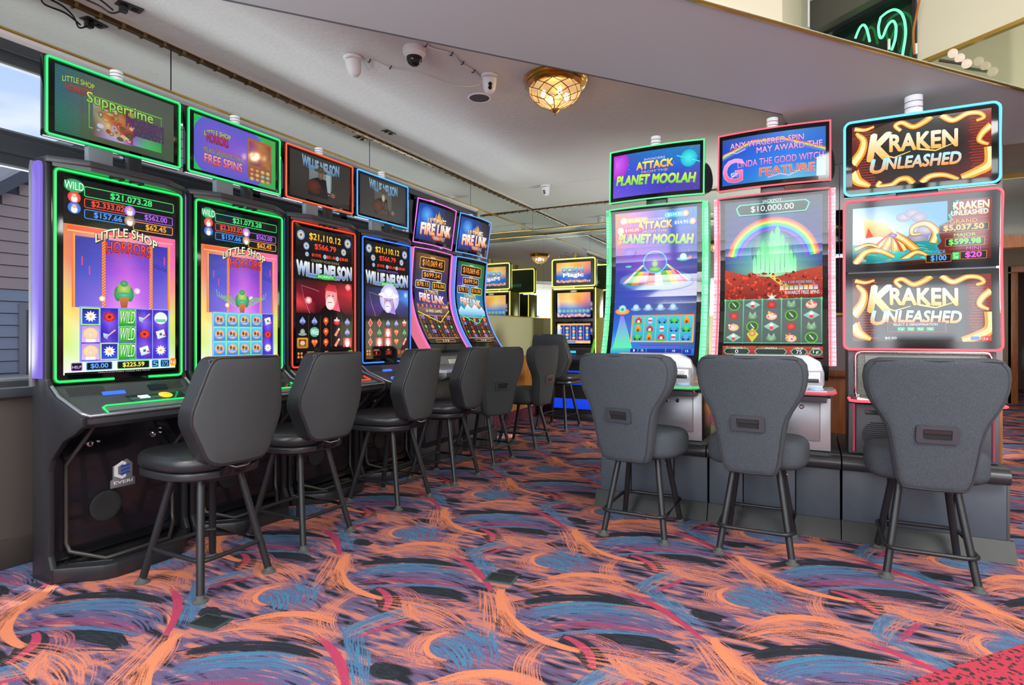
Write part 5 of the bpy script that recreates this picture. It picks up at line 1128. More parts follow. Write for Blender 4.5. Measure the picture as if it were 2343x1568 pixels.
# ---- right bank: three stands
XC = [-.965, -.222, .543]; XE = [-1.335, -.600, .156, .93]; YN = 3.95
for k_, (a, b) in enumerate(zip(XE, XE[1:])):
    lab = ['dark laminate machine stand at the left end of the right-hand bank', 'middle dark laminate machine stand of the right-hand bank', 'dark laminate machine stand at the right end of the right-hand bank'][k_]
    t = thing('machine_stand', lab, 'stand', ((a+b)/2, YN, 0), 0, 'machine stands of the right-hand bank'); h_ = (b-a)/2-.003
    BX('carcass', -h_+.004, h_-.004, .02, .80, .02, .47, BLACKM, t)
    BX('top', -h_, h_, -.02, .82, .468, .498, mat('stand_top', '3a3b3d', .5), t, .004)
    TB('nosing', [(-h_+.001, -.045, .452), (h_-.001, -.045, .452)], .042, mat('nosing_plastic', '303236', .34), t, 16)
    d0 = -h_+.002
    for s0, s1 in (((.0, .30), (.30, .70), (.70, 1)) if k_ != 1 else ((.0, .28), (.28, .68), (.68, 1))):
        dr = BX('door', d0+2*h_*s0+.002, d0+2*h_*s1-.004, 0, .02, .105, .43, CHARC, t, .003)
        if s0 > 0 and s1 < 1: knob_lock(d0+2*h_*s1-.05, 0, .34, dr, .008)
    kp = PR('kick_plate', [(.02, .105), (-.002, .105), (-.06, .0), (.02, 0)], 'x', -h_-(.03 if k_ == 0 else 0), h_+(.03 if k_ == 2 else 0), mat('kick_plate', '202426', .5, noise=.1, nscale=20), t)
    if k_ == 2: BX('end_panel', h_-.002, h_+.012, 0, .8, .02, .468, mat('end_brown', '4a4744', .5), t, .003)

YR = 4.02
def yj(z):
    u = max(0, (2.11-z)/1.08); return -.13*u**3+.02*math.sin(u*math.pi)
RB = 'slot machines on the right-hand bank'
for k_, (bc, wg, art, lab, tl) in enumerate((('50f088', 'green', art_cows, 'curved slot machine with green light wings showing a flying saucer', 0), ('ff5868', 'pink', art_oz, 'curved slot machine with pink light wings showing a rainbow over green towers', 0))):
    at = lambda W, H, v, art=art: art(W, H, False); att = lambda W, H, v, art=art: art(W, H, True)
    t, D = curved_machine('curved_slot_machine', lab, XC[k_], YR, 0, RB, .335, 1.02, 2.10, yj, bc, wg, at, att, 0, .565, 1.0, 2.15, 2.52, -.02, 'jay')
    # silver hump, ticket window, button shelf, silver door cabinet
    z = lambda q: q-ZTOP
    hump = [(-.29, z(.98)), (-.27, z(1.045)), (-.20, z(1.085)), (.20, z(1.085)), (.27, z(1.045)), (.29, z(.98)), (.29, z(.90)), (-.29, z(.90))]
    PR('deck_hump', hump, 'y', -.165, .05, SILVER, t, .012)
    q = B(); prism(q, [(-.165, z(.99)), (-.24, z(.91)), (-.24, z(.885)), (0, z(.885)), (0, z(.99))], 'x', -.28, .28); obj('deck_face', q, SILVER, t)
    tw = BX('ticket_window', .13, .27, -.225, -.19, z(.905), z(.985), mat('ticket_window', 'd8dae0', .2, .2), t, .006); BX('ticket_slot', .14, .26, -.228, -.224, z(.925), z(.948), BLACKP, tw, .001)
    tcv = Canvas(.11, .018); tcv.rect(0, 0, 100, 16, 'f0f0f4'); tcv.text('BILLS  TICKETS', 50, 8, 80, 8, '404048'); tcv.build('slot_sign', tw, lambda a, b, d: Vector((.145+a, -.2256-d, z(.958)+b)))
    BX('bill_slot', -.27, -.10, -.225, -.19, z(.905), z(.985), BLACKP, t, .006)
    sh = PR('button_shelf', [(-.34, -.02), (.34, -.02), (.34, -.27), (.30, -.325), (-.30, -.325), (-.34, -.27)], 'z', z(.858), z(.888), mat('shelf_silver', 'a4a6ac', .3, .4), t, .006)
    TB('edge_light', [(-.345, -.05, z(.874)), (-.344, -.268, z(.874)), (-.302, -.329, z(.874)), (.302, -.329, z(.874)), (.344, -.268, z(.874)), (.345, -.05, z(.874))], .007, glow('shelf_light_'+bc, bc, .9), sh, 8)
    BX('button_screen', -.2, .16, -.30, -.235, z(.888), z(.892), mat('button_screen_dark', '101428', .1, 0, '283c70', .6), sh)
    LA('play_button', [(0, 0), (.04, 0), (.04, .008), (.034, .012), (0, .013)], mat('pale_button', 'a8c0e0', .25, 0, '7898d0', .3), sh, 20, (.245, -.275, z(.888)))
    PR('shelf_base', [(-.22, z(.858)), (-.30, z(.85)), (-.28, z(.815)), (-.05, z(.80)), (-.05, z(.858))], 'x', -.30, .30, mat('pewter_plastic2', '6f7178', .35, .4), t, .004)
    lc = BX('lower_cabinet', -.325, .325, -.05, .32, z(.503), z(.86), BLACKP, t, .004)
    BX('front_frame', -.325, .325, -.062, -.05, z(.503), z(.82), SILVER, t, .004)
    dr = BX('lower_door', -.27, .27, -.068, -.060, z(.56), z(.80), mat('satin_silver_door', 'a0a2a8', .35, .5), t, .006)
    knob_lock(.17, -.068, z(.765), dr, .014); knob_lock(.10, -.068, z(.765), dr, .012)
    lb = Canvas(.05, .05)
    sp_ = BX('warning_sticker', .3252, .3262, .06, .09, z(.72), z(.79), mat('yellow_sticker', 'c8c030', .6), lc)
    LA('side_speaker', [(0, 0), (.09, 0), (.11, .012), (.10, .03), (.05, .02), (0, .03)], BLACKP, t, 24, (.30 if k_ == 0 else .30, .12, z(2.28)), (R(90), 0, R(75)))
    BX('sign_arm', .05, .31, .10, .14, z(2.24), z(2.30), BLACKP, t, .004)

# ---- stacked-screen machine on the right end
t = thing('slot_machine', 'slot machine with two stacked wide screens showing an octopus at sea, sign edged in blue', 'slot machine', (XC[2]+.004, YR-.02, ZTOP), 0, RB)
z = lambda q: q-ZTOP; hw = .372
PR('cabinet', [(.03, z(.80)), (.03, z(1.99)), (.10, z(1.99)), (.35, z(1.70)), (.35, z(.503)), (-.03, z(.503)), (-.03, z(.80))], 'x', -.352, .352, mat('slate_cabinet', '4a4e55', .42), t, .004)
def yk(zw): return .028*(1-abs(zw-1.575)/.45)
for nm, a, b, cn in (('upper_screen', 1.58, 1.995, art_kraken_sea), ('lower_screen', 1.125, 1.57, lambda W, H: art_kraken(W, H, True))):
    PRp = [(yk(a), z(a)), (yk(b), z(b)), (yk(b)+.03, z(b)), (yk(a)+.03, z(a))]
    s_ = PR(nm, PRp, 'x', -hw+.008, hw-.008, BEZEL, t)
    W_, H_ = (.655, .345) if nm[0] == 'u' else (.655, .375); z_ = a+.03 if nm[0] == 'u' else a+.04
    cn(W_, H_).build('display', s_, lambda p, q, d, z_=z_, W_=W_: Vector((p-W_/2+(.012 if W_ > 1 else 0), yk(z_+q)-.0012-d, z(z_+q))), 2)
border('edge_light', [(x_, yk(q_)-.004, z(q_)) for x_, q_ in (lambda P: P)(rr(-hw, hw, 1.118, 2.0, .03, 4)[0:5]+rr(-hw, hw, 1.118, 2.0, .03, 4)[5:10]+[(-hw, 1.575)]+rr(-hw, hw, 1.118, 2.0, .03, 4)[10:20]+[(hw, 1.575)])], .0075, glow('neon_ff5060', 'ff5868', 1.6), t)
sg = BX('sign', -hw, hw, .03, .075, z(2.035), z(2.485), BEZEL, t, .012)
art_kraken(.66, .375).build('display', sg, lambda a, b, d: Vector((a-.33, .0285-d, z(2.075)+b)))
border('edge_light', [(x_, .027, z(q_)) for x_, q_ in rr(-hw+.003, hw-.003, 2.04, 2.48, .035, 4)], .007, glow('neon_48c8f0', '60d0f8', 1.6), sg)
candle(-.02, .055, z(2.485), .045, .10, sg); BX('sign_post', -.1, .1, .08, .12, z(1.9), z(2.4), BLACKP, t, .004)
ck = rr(-.315, .315, .84, 1.105, .03, 4)
TB('chrome_surround', [(a, -.035, z(b)) for a, b in ck], .010, mat('pink_chrome', 'd8b8c0', .15, 1), t, 8, True)
BX('deck_panel', -.31, .31, -.03, .02, z(.84), z(1.10), mat('patterned_panel', '5c6058', .4, noise=.35, nscale=160), t, .004)
BX('panel_inset', -.27, .27, -.038, -.03, z(1.02), z(1.085), mat('grey_inset', '70726e', .35), t, .004)
BX('ticket_window', -.26, -.14, -.05, -.03, z(.88), z(1.0), mat('dark_slot', '0c0e12', .2), t, .004); BX('bill_slot', -.25, -.225, -.054, -.05, z(.90), z(.96), glow('blue_led', '3060d0', 1.2), t); BX('ticket', -.205, -.16, -.056, -.05, z(.90), z(.99), mat('ticket_white', 'e8e8ea', .5), t, .001)
sh = PR('button_shelf', [(-.345, -.02), (.345, -.02), (.345, -.17), (.32, -.20), (-.32, -.20), (-.345, -.17)], 'z', z(.825), z(.850), CHROME, t, .006)
TB('edge_light', [(-.35, -.03, z(.83)), (-.35, -.172, z(.83)), (-.322, -.205, z(.83)), (.322, -.205, z(.83)), (.35, -.172, z(.83)), (.35, -.03, z(.83))], .008, glow('neon_ff5060', 'ff5868', 1.6), sh, 8)
for i in range(6): BX('button', -.24+i*.08, -.19+i*.08, -.16, -.11, z(.85), z(.857), mat('clear_button', 'c8ccd4', .1, .2), sh, .002)
ld = BX('lower_door', -.315, .315, -.05, -.03, z(.51), z(.80), mat('slate_door', '43474e', .42), t, .006)
for s in (-1, 1): TB('edge_light', [(s*.325, -.045, z(.52)), (s*.325, -.045, z(.80))], .005, mat('dim_pink_strip', '30181c', .3, 0, 'd04860', .6), t, 8)
gb = B()
for i in range(13):
    zz = .545+i*.012; hh = math.sqrt(max(0, .085**2-(zz-.617)**2)); box(gb, -.20-hh, -.20+hh, -.0535, -.050, z(zz), z(zz+.006))
g_ = obj('grille', gb, BLACKM, ld); BX('latch', -.27, -.20, -.056, -.05, z(.74), z(.765), DARKG, ld, .004)

# ---- machine at the back, on a blue-lit stand
t = thing('slot_machine', 'slot machine at the back wall with yellow light edges and an underwater picture', 'slot machine', (-3.0, 7.72, 0), 0)
PR('cabinet', [(0, .84), (0, 1.86), (.22, 1.86), (.30, 1.5), (.30, .84)], 'x', -.325, .325, BLACKP, t, .004)
YL = glow('neon_yellow', 'fff070', 1.8)
for nm, a, b, kd in (('upper_screen', 1.44, 1.84, 1), ('lower_screen', 1.07, 1.40, 2)):
    s_ = BX(nm, -.28, .28, -.014, -.001, a, b, BEZEL, t, .003); art_ocean(.50, b-a-.05, kd).build('display', s_, lambda p, q, d, a=a: Vector((p-.25, -.0152-d, a+.02+q)))
for s in (-1, 1):
    BX('side_light', s*.333-.012, s*.333+.012, -.04, .26, .86, 1.86, mat('gold_side', '8a8038', .2, .6), t, .004)
    TB('light_tube', [(s*.335, -.045, .84), (s*.335, -.045, 1.87)], .008, YL, t, 8); TB('light_tube', [(s*.335, .27, .86), (s*.335, .27, 1.86)], .006, YL, t, 8)
    TB('deck_wing', [(s*.32, -.02, 1.15), (s*.31, -.10, 1.0), (s*.33, -.22, .90)], .02, mat('lime_wing', '3a8a30', .25, 0, '58c828', .4), t, 8)
TB('light_tube', [(-.30, -.03, 1.865), (.30, -.03, 1.865)], .010, YL, t, 8)
lg = Canvas(.10, .03); lg.rrect(0, 0, 100, 30, 6, '707478'); lg.text('AGS', 50, 15, 60, 20, 'f0f0f0'); lg.build('badge', t, lambda a, b, d: Vector((a-.05, -.0162-d, 1.815+b)))
sg = BX('sign', -.335, .335, -.03, .03, 1.89, 2.30, mat('dark_olive_back', '2c3a24', .4), t, .012)
art_ocean(.52, .29, 0).build('display', sg, lambda a, b, d: Vector((a-.26, -.0312-d, 1.95+b)))
for yv in (-.031, .031): border('light_tube', [(a, yv, b) for a, b in rr(-.325, .325, 1.90, 2.29, .03, 4)], .009, YL, sg)
bv = Canvas(.18, .05); bv.rrect(0, 0, 100, 26, 2, '5aa070'); [bv.rect(8, 4+i*4, 84, 2, '3a7850') for i in range(5)]; bv.build('rear_label', sg, lambda a, b, d: Vector((.09-a, .0312+d, 2.0+b)), m=VPRINT)
candle(.02, .0, 2.30, .035, .07, sg, mat('brass_lamp', 'a88850', .3, .7))
BX('rear_vent', -.05, .05, .30, .304, 1.0, 1.6, BLACKM, t); 
PR('deck', [(0, 1.05), (-.06, 1.0), (-.10, .93), (-.28, .87), (-.28, .83), (0, .83)], 'x', -.30, .30, BLACKP, t, .004); BX('bill_slot', -.03, .06, -.103, -.085, .955, .985, glow('cyan_slot', '30a8e8', 1.8), t, .002)
BX('button_screen', -.18, .18, -.24, -.14, .875, .885, glow('deck_blue', '1838c0', .9), t)
BX('stand', -.32, .32, 0, .38, .02, .83, BLACKM, t, .004)
for a, b in ((.62, .70), (.50, .55), (.16, .30)): BX('blue_light_panel', -.31, .31, -.012, .0, a, b, glow('blue_panel', '1040e0', 1.0), t, .003)
BX('plinth', -.34, .34, -.06, .38, 0, .10, BLACKP, t, .004)

# ================================================================ stools
def leg_set(t, zt, top, fx, fy, cy=0):
    for sx in (-1, 1):
        for sy in (-1, 1):
            a = (sx*top, sy*top+cy, zt); b = (sx*fx, sy*fy+cy, .012)
            lg_ = TB('leg', [a, b], .0178, LEGM, t, 12)
            LA('foot', [(0, 0), (.034, 0), (.034, .005), (.022, .012), (.017, .03), (0, .03)], FOOTM, lg_, 16, (sx*fx, sy*fy+cy, 0))
def foot_ring(t, x, y, zr, r=.045, cy=0):
    P = [(a, b+cy, zr) for a, b in rr(-x, x, -y, y, r, 4)]
    TB('footrest', P, .0105, LEGM, t, 10, True)
def leather_stool(label, x, y, rz, group, spin=0):
    t = thing('padded_stool', label, 'stool', (x, y, 0), rz, group)
    leg_set(t, .515, .105, .185, .22); foot_ring(t, .165, .195, .165)
    LA('swivel_plate', [(0, 0), (.13, 0), (.14, .012), (.10, .03), (0, .03)], BLACKP, t, 24, (0, 0, .50))
    # seat: rounded D cushion
    def seat(z0, z1, k, nm, m, bev):
        P = []
        for i in range(28):
            a = 2*math.pi*i/28; cx_, sy_ = math.cos(a), math.sin(a)
            P.append((.245*k*math.copysign(abs(cx_)**.72, cx_), (.265*k*math.copysign(abs(sy_)**.75, sy_))+.05))
        return PR(nm, P, 'z', z0, z1, m, t, bev, 4, 50)
    s_ = seat(.565, .64, 1, 'seat', LEATHER, .034); seat(.53, .566, .97, 'seat_pan', BLACKP, .008)
    P = []
    # backrest: six-sided pad
    ol = [(-.165, 1.105), (-.185, 1.07), (-.235, .86), (-.235, .80), (-.16, .625), (-.12, .60), (.12, .60), (.16, .625), (.235, .80), (.235, .86), (.185, 1.07), (.165, 1.105)]
    bm = B(); prism(bm, ol, 'y', -.05, .05)
    bmesh.ops.bevel(bm, geom=[e_ for e_ in bm.edges if abs(e_.verts[0].co.y-e_.verts[1].co.y) > .05], offset=.03, segments=3, profile=.5, affect='EDGES', clamp_overlap=True)
    bmesh.ops.bevel(bm, geom=[e_ for e_ in bm.edges if abs(e_.verts[0].co.y-e_.verts[1].co.y) < .001], offset=.016, segments=3, profile=.6, affect='EDGES', clamp_overlap=True)
    slices(bm, 'x', -.235, .235, 6); slices(bm, 'z', .6, 1.1, 6)
    def bend(co):
        y_ = co.y+1.1*co.x*co.x; q = Vector((co.x, y_, co.z)); 
        return Vector((q.x, q.y-.235-(q.z-.62)*.16, q.z))
    for v_ in bm.verts: v_.co = bend(v_.co)
    bk = obj('backrest', bm, LEATHER, t, True, 50)
    # fabric back cover, slightly proud, with piping
    ol2 = [(a*.955, .8525+(b-.8525)*.955) for a, b in ol]
    bm = B(); prism(bm, ol2, 'y', -.056, -.040)
    bmesh.ops.bevel(bm, geom=[e_ for e_ in bm.edges if abs(e_.verts[0].co.y-e_.verts[1].co.y) > .01], offset=.03, segments=3, profile=.5, affect='EDGES', clamp_overlap=True)
    bmesh.ops.bevel(bm, geom=[e_ for e_ in bm.edges if e_.verts[0].co.y < -.05 and e_.verts[1].co.y < -.05], offset=.006, segments=2, profile=.5, affect='EDGES', clamp_overlap=True)
    slices(bm, 'x', -.23, .23, 6); slices(bm, 'z', .6, 1.1, 6)
    for v_ in bm.verts: v_.co = bend(v_.co)
    o = obj('back_cover', bm, FABRIC2, bk, True, 50); o['label'] = 'charcoal fabric back panel'
    pp = smooth_pts([(a, -.040, b) for a, b in ol2], 2, True)
    TB('piping', [bend(Vector(p)) for p in pp], .0035, mat('piping_black', '33363a', .4), bk, 6, True)
    PR('back_bracket', [(-.05, .535), (-.20, .535), (-.255, .57), (-.275, .66), (-.25, .66), (-.232, .60), (-.18, .565), (-.05, .56)], 'x', -.062, .062, mat('bracket_gloss', '1c1a1c', .12, .3), t, .006)
    TB('bracket_bar', [(-.062, -.262, .60), (-.03, -.275, .585), (.03, -.275, .585), (.062, -.262, .60)], .0035, CHROME, t, 6)
    if spin:
        for c_ in t.children:
            if c_.name.split('.')[0] not in ('leg', 'footrest'): c_.rotation_euler = (c_.rotation_euler[0], c_.rotation_euler[1], spin)
    return t
def fabric_stool(label, x, y, rz, group, m=FABRIC, spin=0, w=1.0):
    t = thing('upholstered_stool', label, 'stool', (x, y, 0), rz, group)
    leg_set(t, .47, .115, .182, .225); foot_ring(t, .185, .245, .155, .05)
    LA('swivel_plate', [(0, 0), (.13, 0), (.13, .03), (0, .03)], BLACKP, t, 24, (0, 0, .455))
    P = []
    for i in range(32):
        a = 2*math.pi*i/32; cx_, sy_ = math.cos(a), math.sin(a)
        P.append((.262*math.copysign(abs(cx_)**.62, cx_), .198*math.copysign(abs(sy_)**.62, sy_)-.004))
    PR('seat', P, 'z', .475, .635, m, t, .052, 5, 60)
    # wing backrest: half widths by height
    rows = [(.452, .12), (.466, .152), (.51, .172), (.60, .188), (.69, .202), (.755, .218), (.80, .240), (.845, .270), (.89, .297), (.94, .314), (1.0, .322), (1.05, .314), (1.08, .288), (1.094, .245)]
    rows = [(a, b*w) for a, b in rows]
    ol = [(-b, a) for a, b in rows]+[(b, a) for a, b in reversed(rows)]
    ol = list(reversed(ol))
    bm = B(); prism(bm, ol, 'y', -.05, .05)
    bmesh.ops.bevel(bm, geom=[e_ for e_ in bm.edges if abs(e_.verts[0].co.y-e_.verts[1].co.y) < .001], offset=.036, segments=4, profile=.55, affect='EDGES', clamp_overlap=True)
    slices(bm, 'x', -.3, .3, 8); slices(bm, 'z', .5, 1.08, 8)
    def bend(co):
        k_ = max(0, (co.z-.72))
        y_ = co.y+(.9+2.2*k_)*co.x*co.x*.55
        return Vector((co.x, y_-.225-(co.z-.5)*.14, co.z))
    for v_ in bm.verts: v_.co = bend(v_.co)
    bk = obj('backrest', bm, m, t, True, 60)
    ol3 = [(a*.93, .78+(b-.78)*.955) for a, b in ol]
    TB('seam', [bend(Vector((a, -.0475, b))) for a, b in smooth_pts([(a, b, 0) for a, b in ol3], 2, True) and [(p.x, p.y) for p in smooth_pts([(a, b, 0) for a, b in ol3], 2, True)]], .003, mat('seam_grey', '34363a', .8), bk, 6, True)
    # recessed grip
    gz = .735
    fr = B(); o_ = rr(-.083, .083, gz-.042, gz+.042, .014, 4); i_ = rr(-.057, .057, gz-.024, gz+.024, .006, 4)
    for yy, rev in ((-.062, 0),):
        A_ = [fr.verts.new(bend(Vector((a, yy, b)))) for a, b in o_]; C_ = [fr.verts.new(bend(Vector((a, yy, b)))) for a, b in i_]
        D_ = [fr.verts.new(bend(Vector((a*1.04, -.046, gz+(b-gz)*1.05)))) for a, b in o_]; E_ = [fr.verts.new(bend(Vector((a*.9, -.052, b)))) for a, b in i_]
        n_ = len(o_)
        for i in range(n_):
            j = (i+1) % n_; fr.faces.new((A_[i], A_[j], C_[j], C_[i])); fr.faces.new((D_[i], D_[j], A_[j], A_[i])); fr.faces.new((C_[i], C_[j], E_[j], E_[i]))
    bmesh.ops.recalc_face_normals(fr, faces=fr.faces[:])
    h_ = obj('grip_frame', fr, mat('grip_plastic', '3a3f46', .3), bk, True, 30)
    q = B(); box(q, -.055, .055, -.0535, -.050, gz-.024, gz+.024); [setattr(v_, 'co', bend(v_.co)) for v_ in q.verts]; obj('grip_recess', q, BLACKM, h_)
    q = B(); box(q, -.053, .053, -.060, -.053, gz+.004, gz+.022); [setattr(v_, 'co', bend(v_.co)) for v_ in q.verts]; obj('grip_flap', q, mat('grip_flap', '282b30', .25), h_)
    if spin:
        for c_ in t.children:
            if c_.name.split('.')[0] not in ('leg', 'footrest'): c_.rotation_euler = (0, 0, spin)
    return t
LS = 'black leather stools along the window row'; FS = 'upholstered stools at the right-hand bank'
leather_stool('black leather stool with six-sided back nearest the camera, at the first green machine', -2.665, 1.855, R(90), LS, R(-3))
leather_stool('black leather stool with six-sided back at the second green machine', -2.735, 2.515, R(90), LS, R(-2))
leather_stool('black leather stool with six-sided back in front of the red-edged machine', -2.745, 3.36, R(90), LS, R(5))
leather_stool('black leather stool with six-sided back beside the blue-edged machine', -2.755, 4.09, R(90), LS, R(6))
fabric_stool('charcoal fabric stool with grip slot in its back, before the pink-lit curved machine', -2.82, 4.84, R(90), 'fabric stools at the end of the window row', FABRIC2, R(-24), .93)
fabric_stool('charcoal fabric stool with grip slot in its back, last of the window row', -2.80, 5.70, R(90), 'fabric stools at the end of the window row', FABRIC2, R(-3), .93)
t_ = leather_stool('dark stool with six-sided back at the yellow-edged machine by the back wall', -2.93, 6.98, 0, 'stools in the back aisle', R(0)); t_.scale = (1.1, 1.1, 1.1)
fabric_stool('charcoal fabric stool at the green-winged machine, left of three', -.930, 3.575, 0, FS, FABRIC, R(-13), .97)
fabric_stool('charcoal fabric stool at the pink-winged machine, middle of three', -.272, 3.59, 0, FS, FABRIC, R(-5), .87)
fabric_stool('charcoal fabric stool before the octopus machine, nearest and largest of three', .512, 3.628, 0, FS, FABRIC, R(2), .91)
# ================================================================ ceiling things
def dome_lamp(label, x, y, zc, group=None, panes=True):
    t = thing('ceiling_lamp', label, 'ceiling lamp', (x, y, zc), 0, group)
    LA('brass_rim', [(.10, 0), (.235, 0), (.238, -.012), (.222, -.02), (.232, -.034), (.212, -.042), (.222, -.056), (.20, -.066), (.19, -.07), (.18, -.05), (.10, -.03)], BRASS, t, 40)
    PM = bpy.data.materials.get('amber_glass')
    if not PM:
        PM = bpy.data.materials.new('amber_glass'); PM.use_nodes = True; n = PM.node_tree; n.nodes.clear()
        tr = n.nodes.new('ShaderNodeBsdfTransparent'); tr.inputs[0].default_value = (1, .86, .62, 1); em = n.nodes.new('ShaderNodeEmission'); em.inputs[0].default_value = (1, .70, .34, 1); em.inputs[1].default_value = 1.15
        gl_ = n.nodes.new('ShaderNodeBsdfGlossy'); gl_.inputs[1].default_value = .1; m1 = n.nodes.new('ShaderNodeMixShader'); m1.inputs[0].default_value = .5; m2 = n.nodes.new('ShaderNodeMixShader'); m2.inputs[0].default_value = .08; o = n.nodes.new('ShaderNodeOutputMaterial')
        n.links.new(tr.outputs[0], m1.inputs[1]); n.links.new(em.outputs[0], m1.inputs[2]); n.links.new(m1.outputs[0], m2.inputs[1]); n.links.new(gl_.outputs[0], m2.inputs[2]); n.links.new(m2.outputs[0], o.inputs[0])
    CM = mat('brass_came', 'a07838', .35, 1)
    n = 10; R0, Z0 = .195, -.066
    def P(r_, a, z_): return Vector((r_*math.cos(a), r_*math.sin(a), z_))
    A = [P(.195, 2*math.pi*(i)/n, -.068) for i in range(n)]
    Bm = [P(.192, 2*math.pi*(i+.5)/n, -.098) for i in range(n)]      # under the kites
    C1 = [P(.178, 2*math.pi*i/n, -.128) for i in range(n)]
    Dm = [P(.150, 2*math.pi*(i+.5)/n, -.160) for i in range(n)]
    E_ = [P(.118, 2*math.pi*i/n, -.182) for i in range(n)]
    F_ = [P(.032, 2*math.pi*(i)/n, -.222) for i in range(n)]
    faces = []
    for i in range(n):
        j = (i+1) % n
        faces += [[A[i], A[j], Bm[i]], [A[j], Bm[j], C1[j], Bm[i]], [Bm[i-1], C1[i], Dm[i-1]] if 0 else [C1[i], Bm[i], C1[j], Dm[i]], [C1[j], Dm[j], E_[j], Dm[i]], [E_[i], Dm[i], E_[j], F_[j], F_[i]]]
    ctr = Vector((0, 0, -.10)); cm = B(); done = set()
    for f in faces:
        m_ = sum(f, Vector())/len(f); bm = B()
        vs = [m_+(p-m_)*.95 for p in f]; no = (m_-ctr).normalized()
        a_ = [bm.verts.new(v_) for v_ in vs]; b__ = [bm.verts.new(v_-no*.002) for v_ in vs]; bm.faces.new(a_)
        obj('glass_pane', bm, PM, t) if 1 else 0
        for p, q in zip(f, f[1:]+f[:1]):
            k_ = tuple(sorted((tuple(round(c_, 4) for c_ in p), tuple(round(c_, 4) for c_ in q))))
            if k_ not in done: done.add(k_); tube(cm, [p, q], .0032, 5, caps=False)
    obj('brass_came', cm, CM, t, True)
    LA('finial', [(0, -.275), (.004, -.268), (.008, -.262), (.004, -.256), (.012, -.25), (.030, -.238), (.036, -.226), (.032, -.215), (0, -.215)], BRASS, t, 20)
    for i in range(4):
        a = math.pi/4+i*math.pi/2; LA('bulb', [(0, -.15), (.012, -.145), (.018, -.13), (.014, -.11), (.008, -.095), (0, -.09)], glow('warm_bulb', 'ffdca0', 30), t, 12, (.09*math.cos(a), .09*math.sin(a), 0))
    ld = bpy.data.lights.new('lamp_glow', 'POINT'); ld.energy = 11; ld.color = (1, .78, .5); ld.shadow_soft_size = .04; lo = bpy.data.objects.new('lamp_glow', ld); COL.objects.link(lo); lo.location = (0, 0, -.11); lo.parent = t
    return t
p = onz(1270, 181, ZC)
dome_lamp('brass and amber glass dome lamp on the ceiling behind the cameras', p.x, p.y, ZC)
pw = onz(1570, 300, ZC)
dome_lamp('brass dome ceiling lamp above the back aisle, seen mainly in mirrors', -.45, 6.55, ZC)
WH = mat('camera_white', 'e2e3e6', .45); DKL = mat('camera_lens', '15161c', .08)
def turret(label, px, py, ang, dark=True):
    p = onz(px, py, ZC); t = thing('security_camera', label, 'security camera', (p.x, p.y, ZC), 0, 'white security cameras on the ceiling')
    LA('base', [(0, 0), (.060, 0), (.064, -.008), (.060, -.016), (.050, -.02), (0, -.02)], WH, t, 24)
    b_ = LA('body', [(0, 0), (.05, 0), (.052, -.03), (.045, -.075), (.036, -.098), (.018, -.112), (0, -.115)], WH, t, 24, (0, 0, -.018)); b_.rotation_euler = (R(14)*math.cos(ang), R(14)*math.sin(ang), 0)
    if dark:
        for k_, (u, v_) in enumerate(((-.012, -.105), (.012, -.083))):
            d_ = Vector((math.cos(ang-1.57), math.sin(ang-1.57), 0))
            LA('lens', [(0, 0), (.014, 0), (.014, .004), (0, .006)], DKL, t, 16, tuple(d_*(.046 if k_ else .034)+Vector((0, 0, v_))), (R(105), 0, ang-1.57+R(90)))
    return t
turret('white turret camera farthest left of the ceiling cameras, seen from behind', 807, 130, 0, False)
turret('white turret camera with two dark lenses, nearest the dome lamp', 1120, 172, R(35))
turret('small white turret camera far back on the ceiling near the mirrored corner', 1248, 424, R(0))
p = onz(948, 110, ZC); t = thing('dome_camera', 'white dome camera with smoked bowl between the two turret cameras', 'security camera', (p.x, p.y, ZC), 0)
LA('housing', [(0, 0), (.072, 0), (.076, -.012), (.074, -.04), (.056, -.062), (.05, -.064), (0, -.064)], WH, t, 28); LA('bowl', [(.052, 0), (.050, -.02), (.040, -.04), (.022, -.054), (0, -.058)], mat('smoked_bowl', '1a1b20', .05), t, 24, (0, 0, -.063))
def wire(name, pts, r, m, label, cat='cable'):
    o = TB(name, smooth_pts(pts, 5), r, m, None, 6); tag(o, label, cat); return o
CW = mat('white_cable', 'd4d4d8', .5); CB = mat('black_cable', '1c1c20', .5)
P_ = lambda a, b, dz=-.008: tuple(onz(a, b, ZC)+Vector((0, 0, dz)))
wire('camera_cable', [P_(828, 128), P_(845, 155, -.02), P_(851, 134), P_(895, 152), P_(960, 165), P_(1030, 190), P_(1075, 196), P_(1100, 190)], .003, CW, 'thin white cable looping between the left and right turret cameras')
wire('camera_cable', [P_(972, 92), P_(985, 106), P_(1033, 120), P_(1050, 138), P_(1068, 150), P_(1084, 160), P_(1105, 182)], .006, CW, 'bundled white cable with black ties by the dome camera')
wire('camera_cable', [P_(1255, 424), P_(1285, 421), P_(1340, 412), P_(1388, 409)], .003, CW, 'thin white cable running right from the far turret camera')
TL = ['uppermost black tie on the bundled cable between dome camera and lamp', 'middle black tie on the bundled cable left of the turret camera', 'lowest black tie on the bundled cable, just above the turret camera', 'black tie right beside the dome camera', 'black tie just right of the leftmost camera', 'black tie on the thin cable between leftmost camera and dome camera']
for a, b in ((1033, 120), (1058, 141), (1083, 160), (974, 100), (845, 136), (893, 151)):
    q = Vector(P_(a, b)); tag(TB('cable_tie', [q+Vector((-.02, .012, 0)), q+Vector((0, 0, -.012)), q+Vector((.02, -.012, 0))], .004, CB, None, 6), TL.pop(0), 'cable tie', 'black ties on the camera cables')
p = onz(1097, 223, ZC); t = thing('ceiling_speaker', 'round dark speaker recessed in the ceiling below the turret camera', 'speaker', (p.x, p.y, ZC))
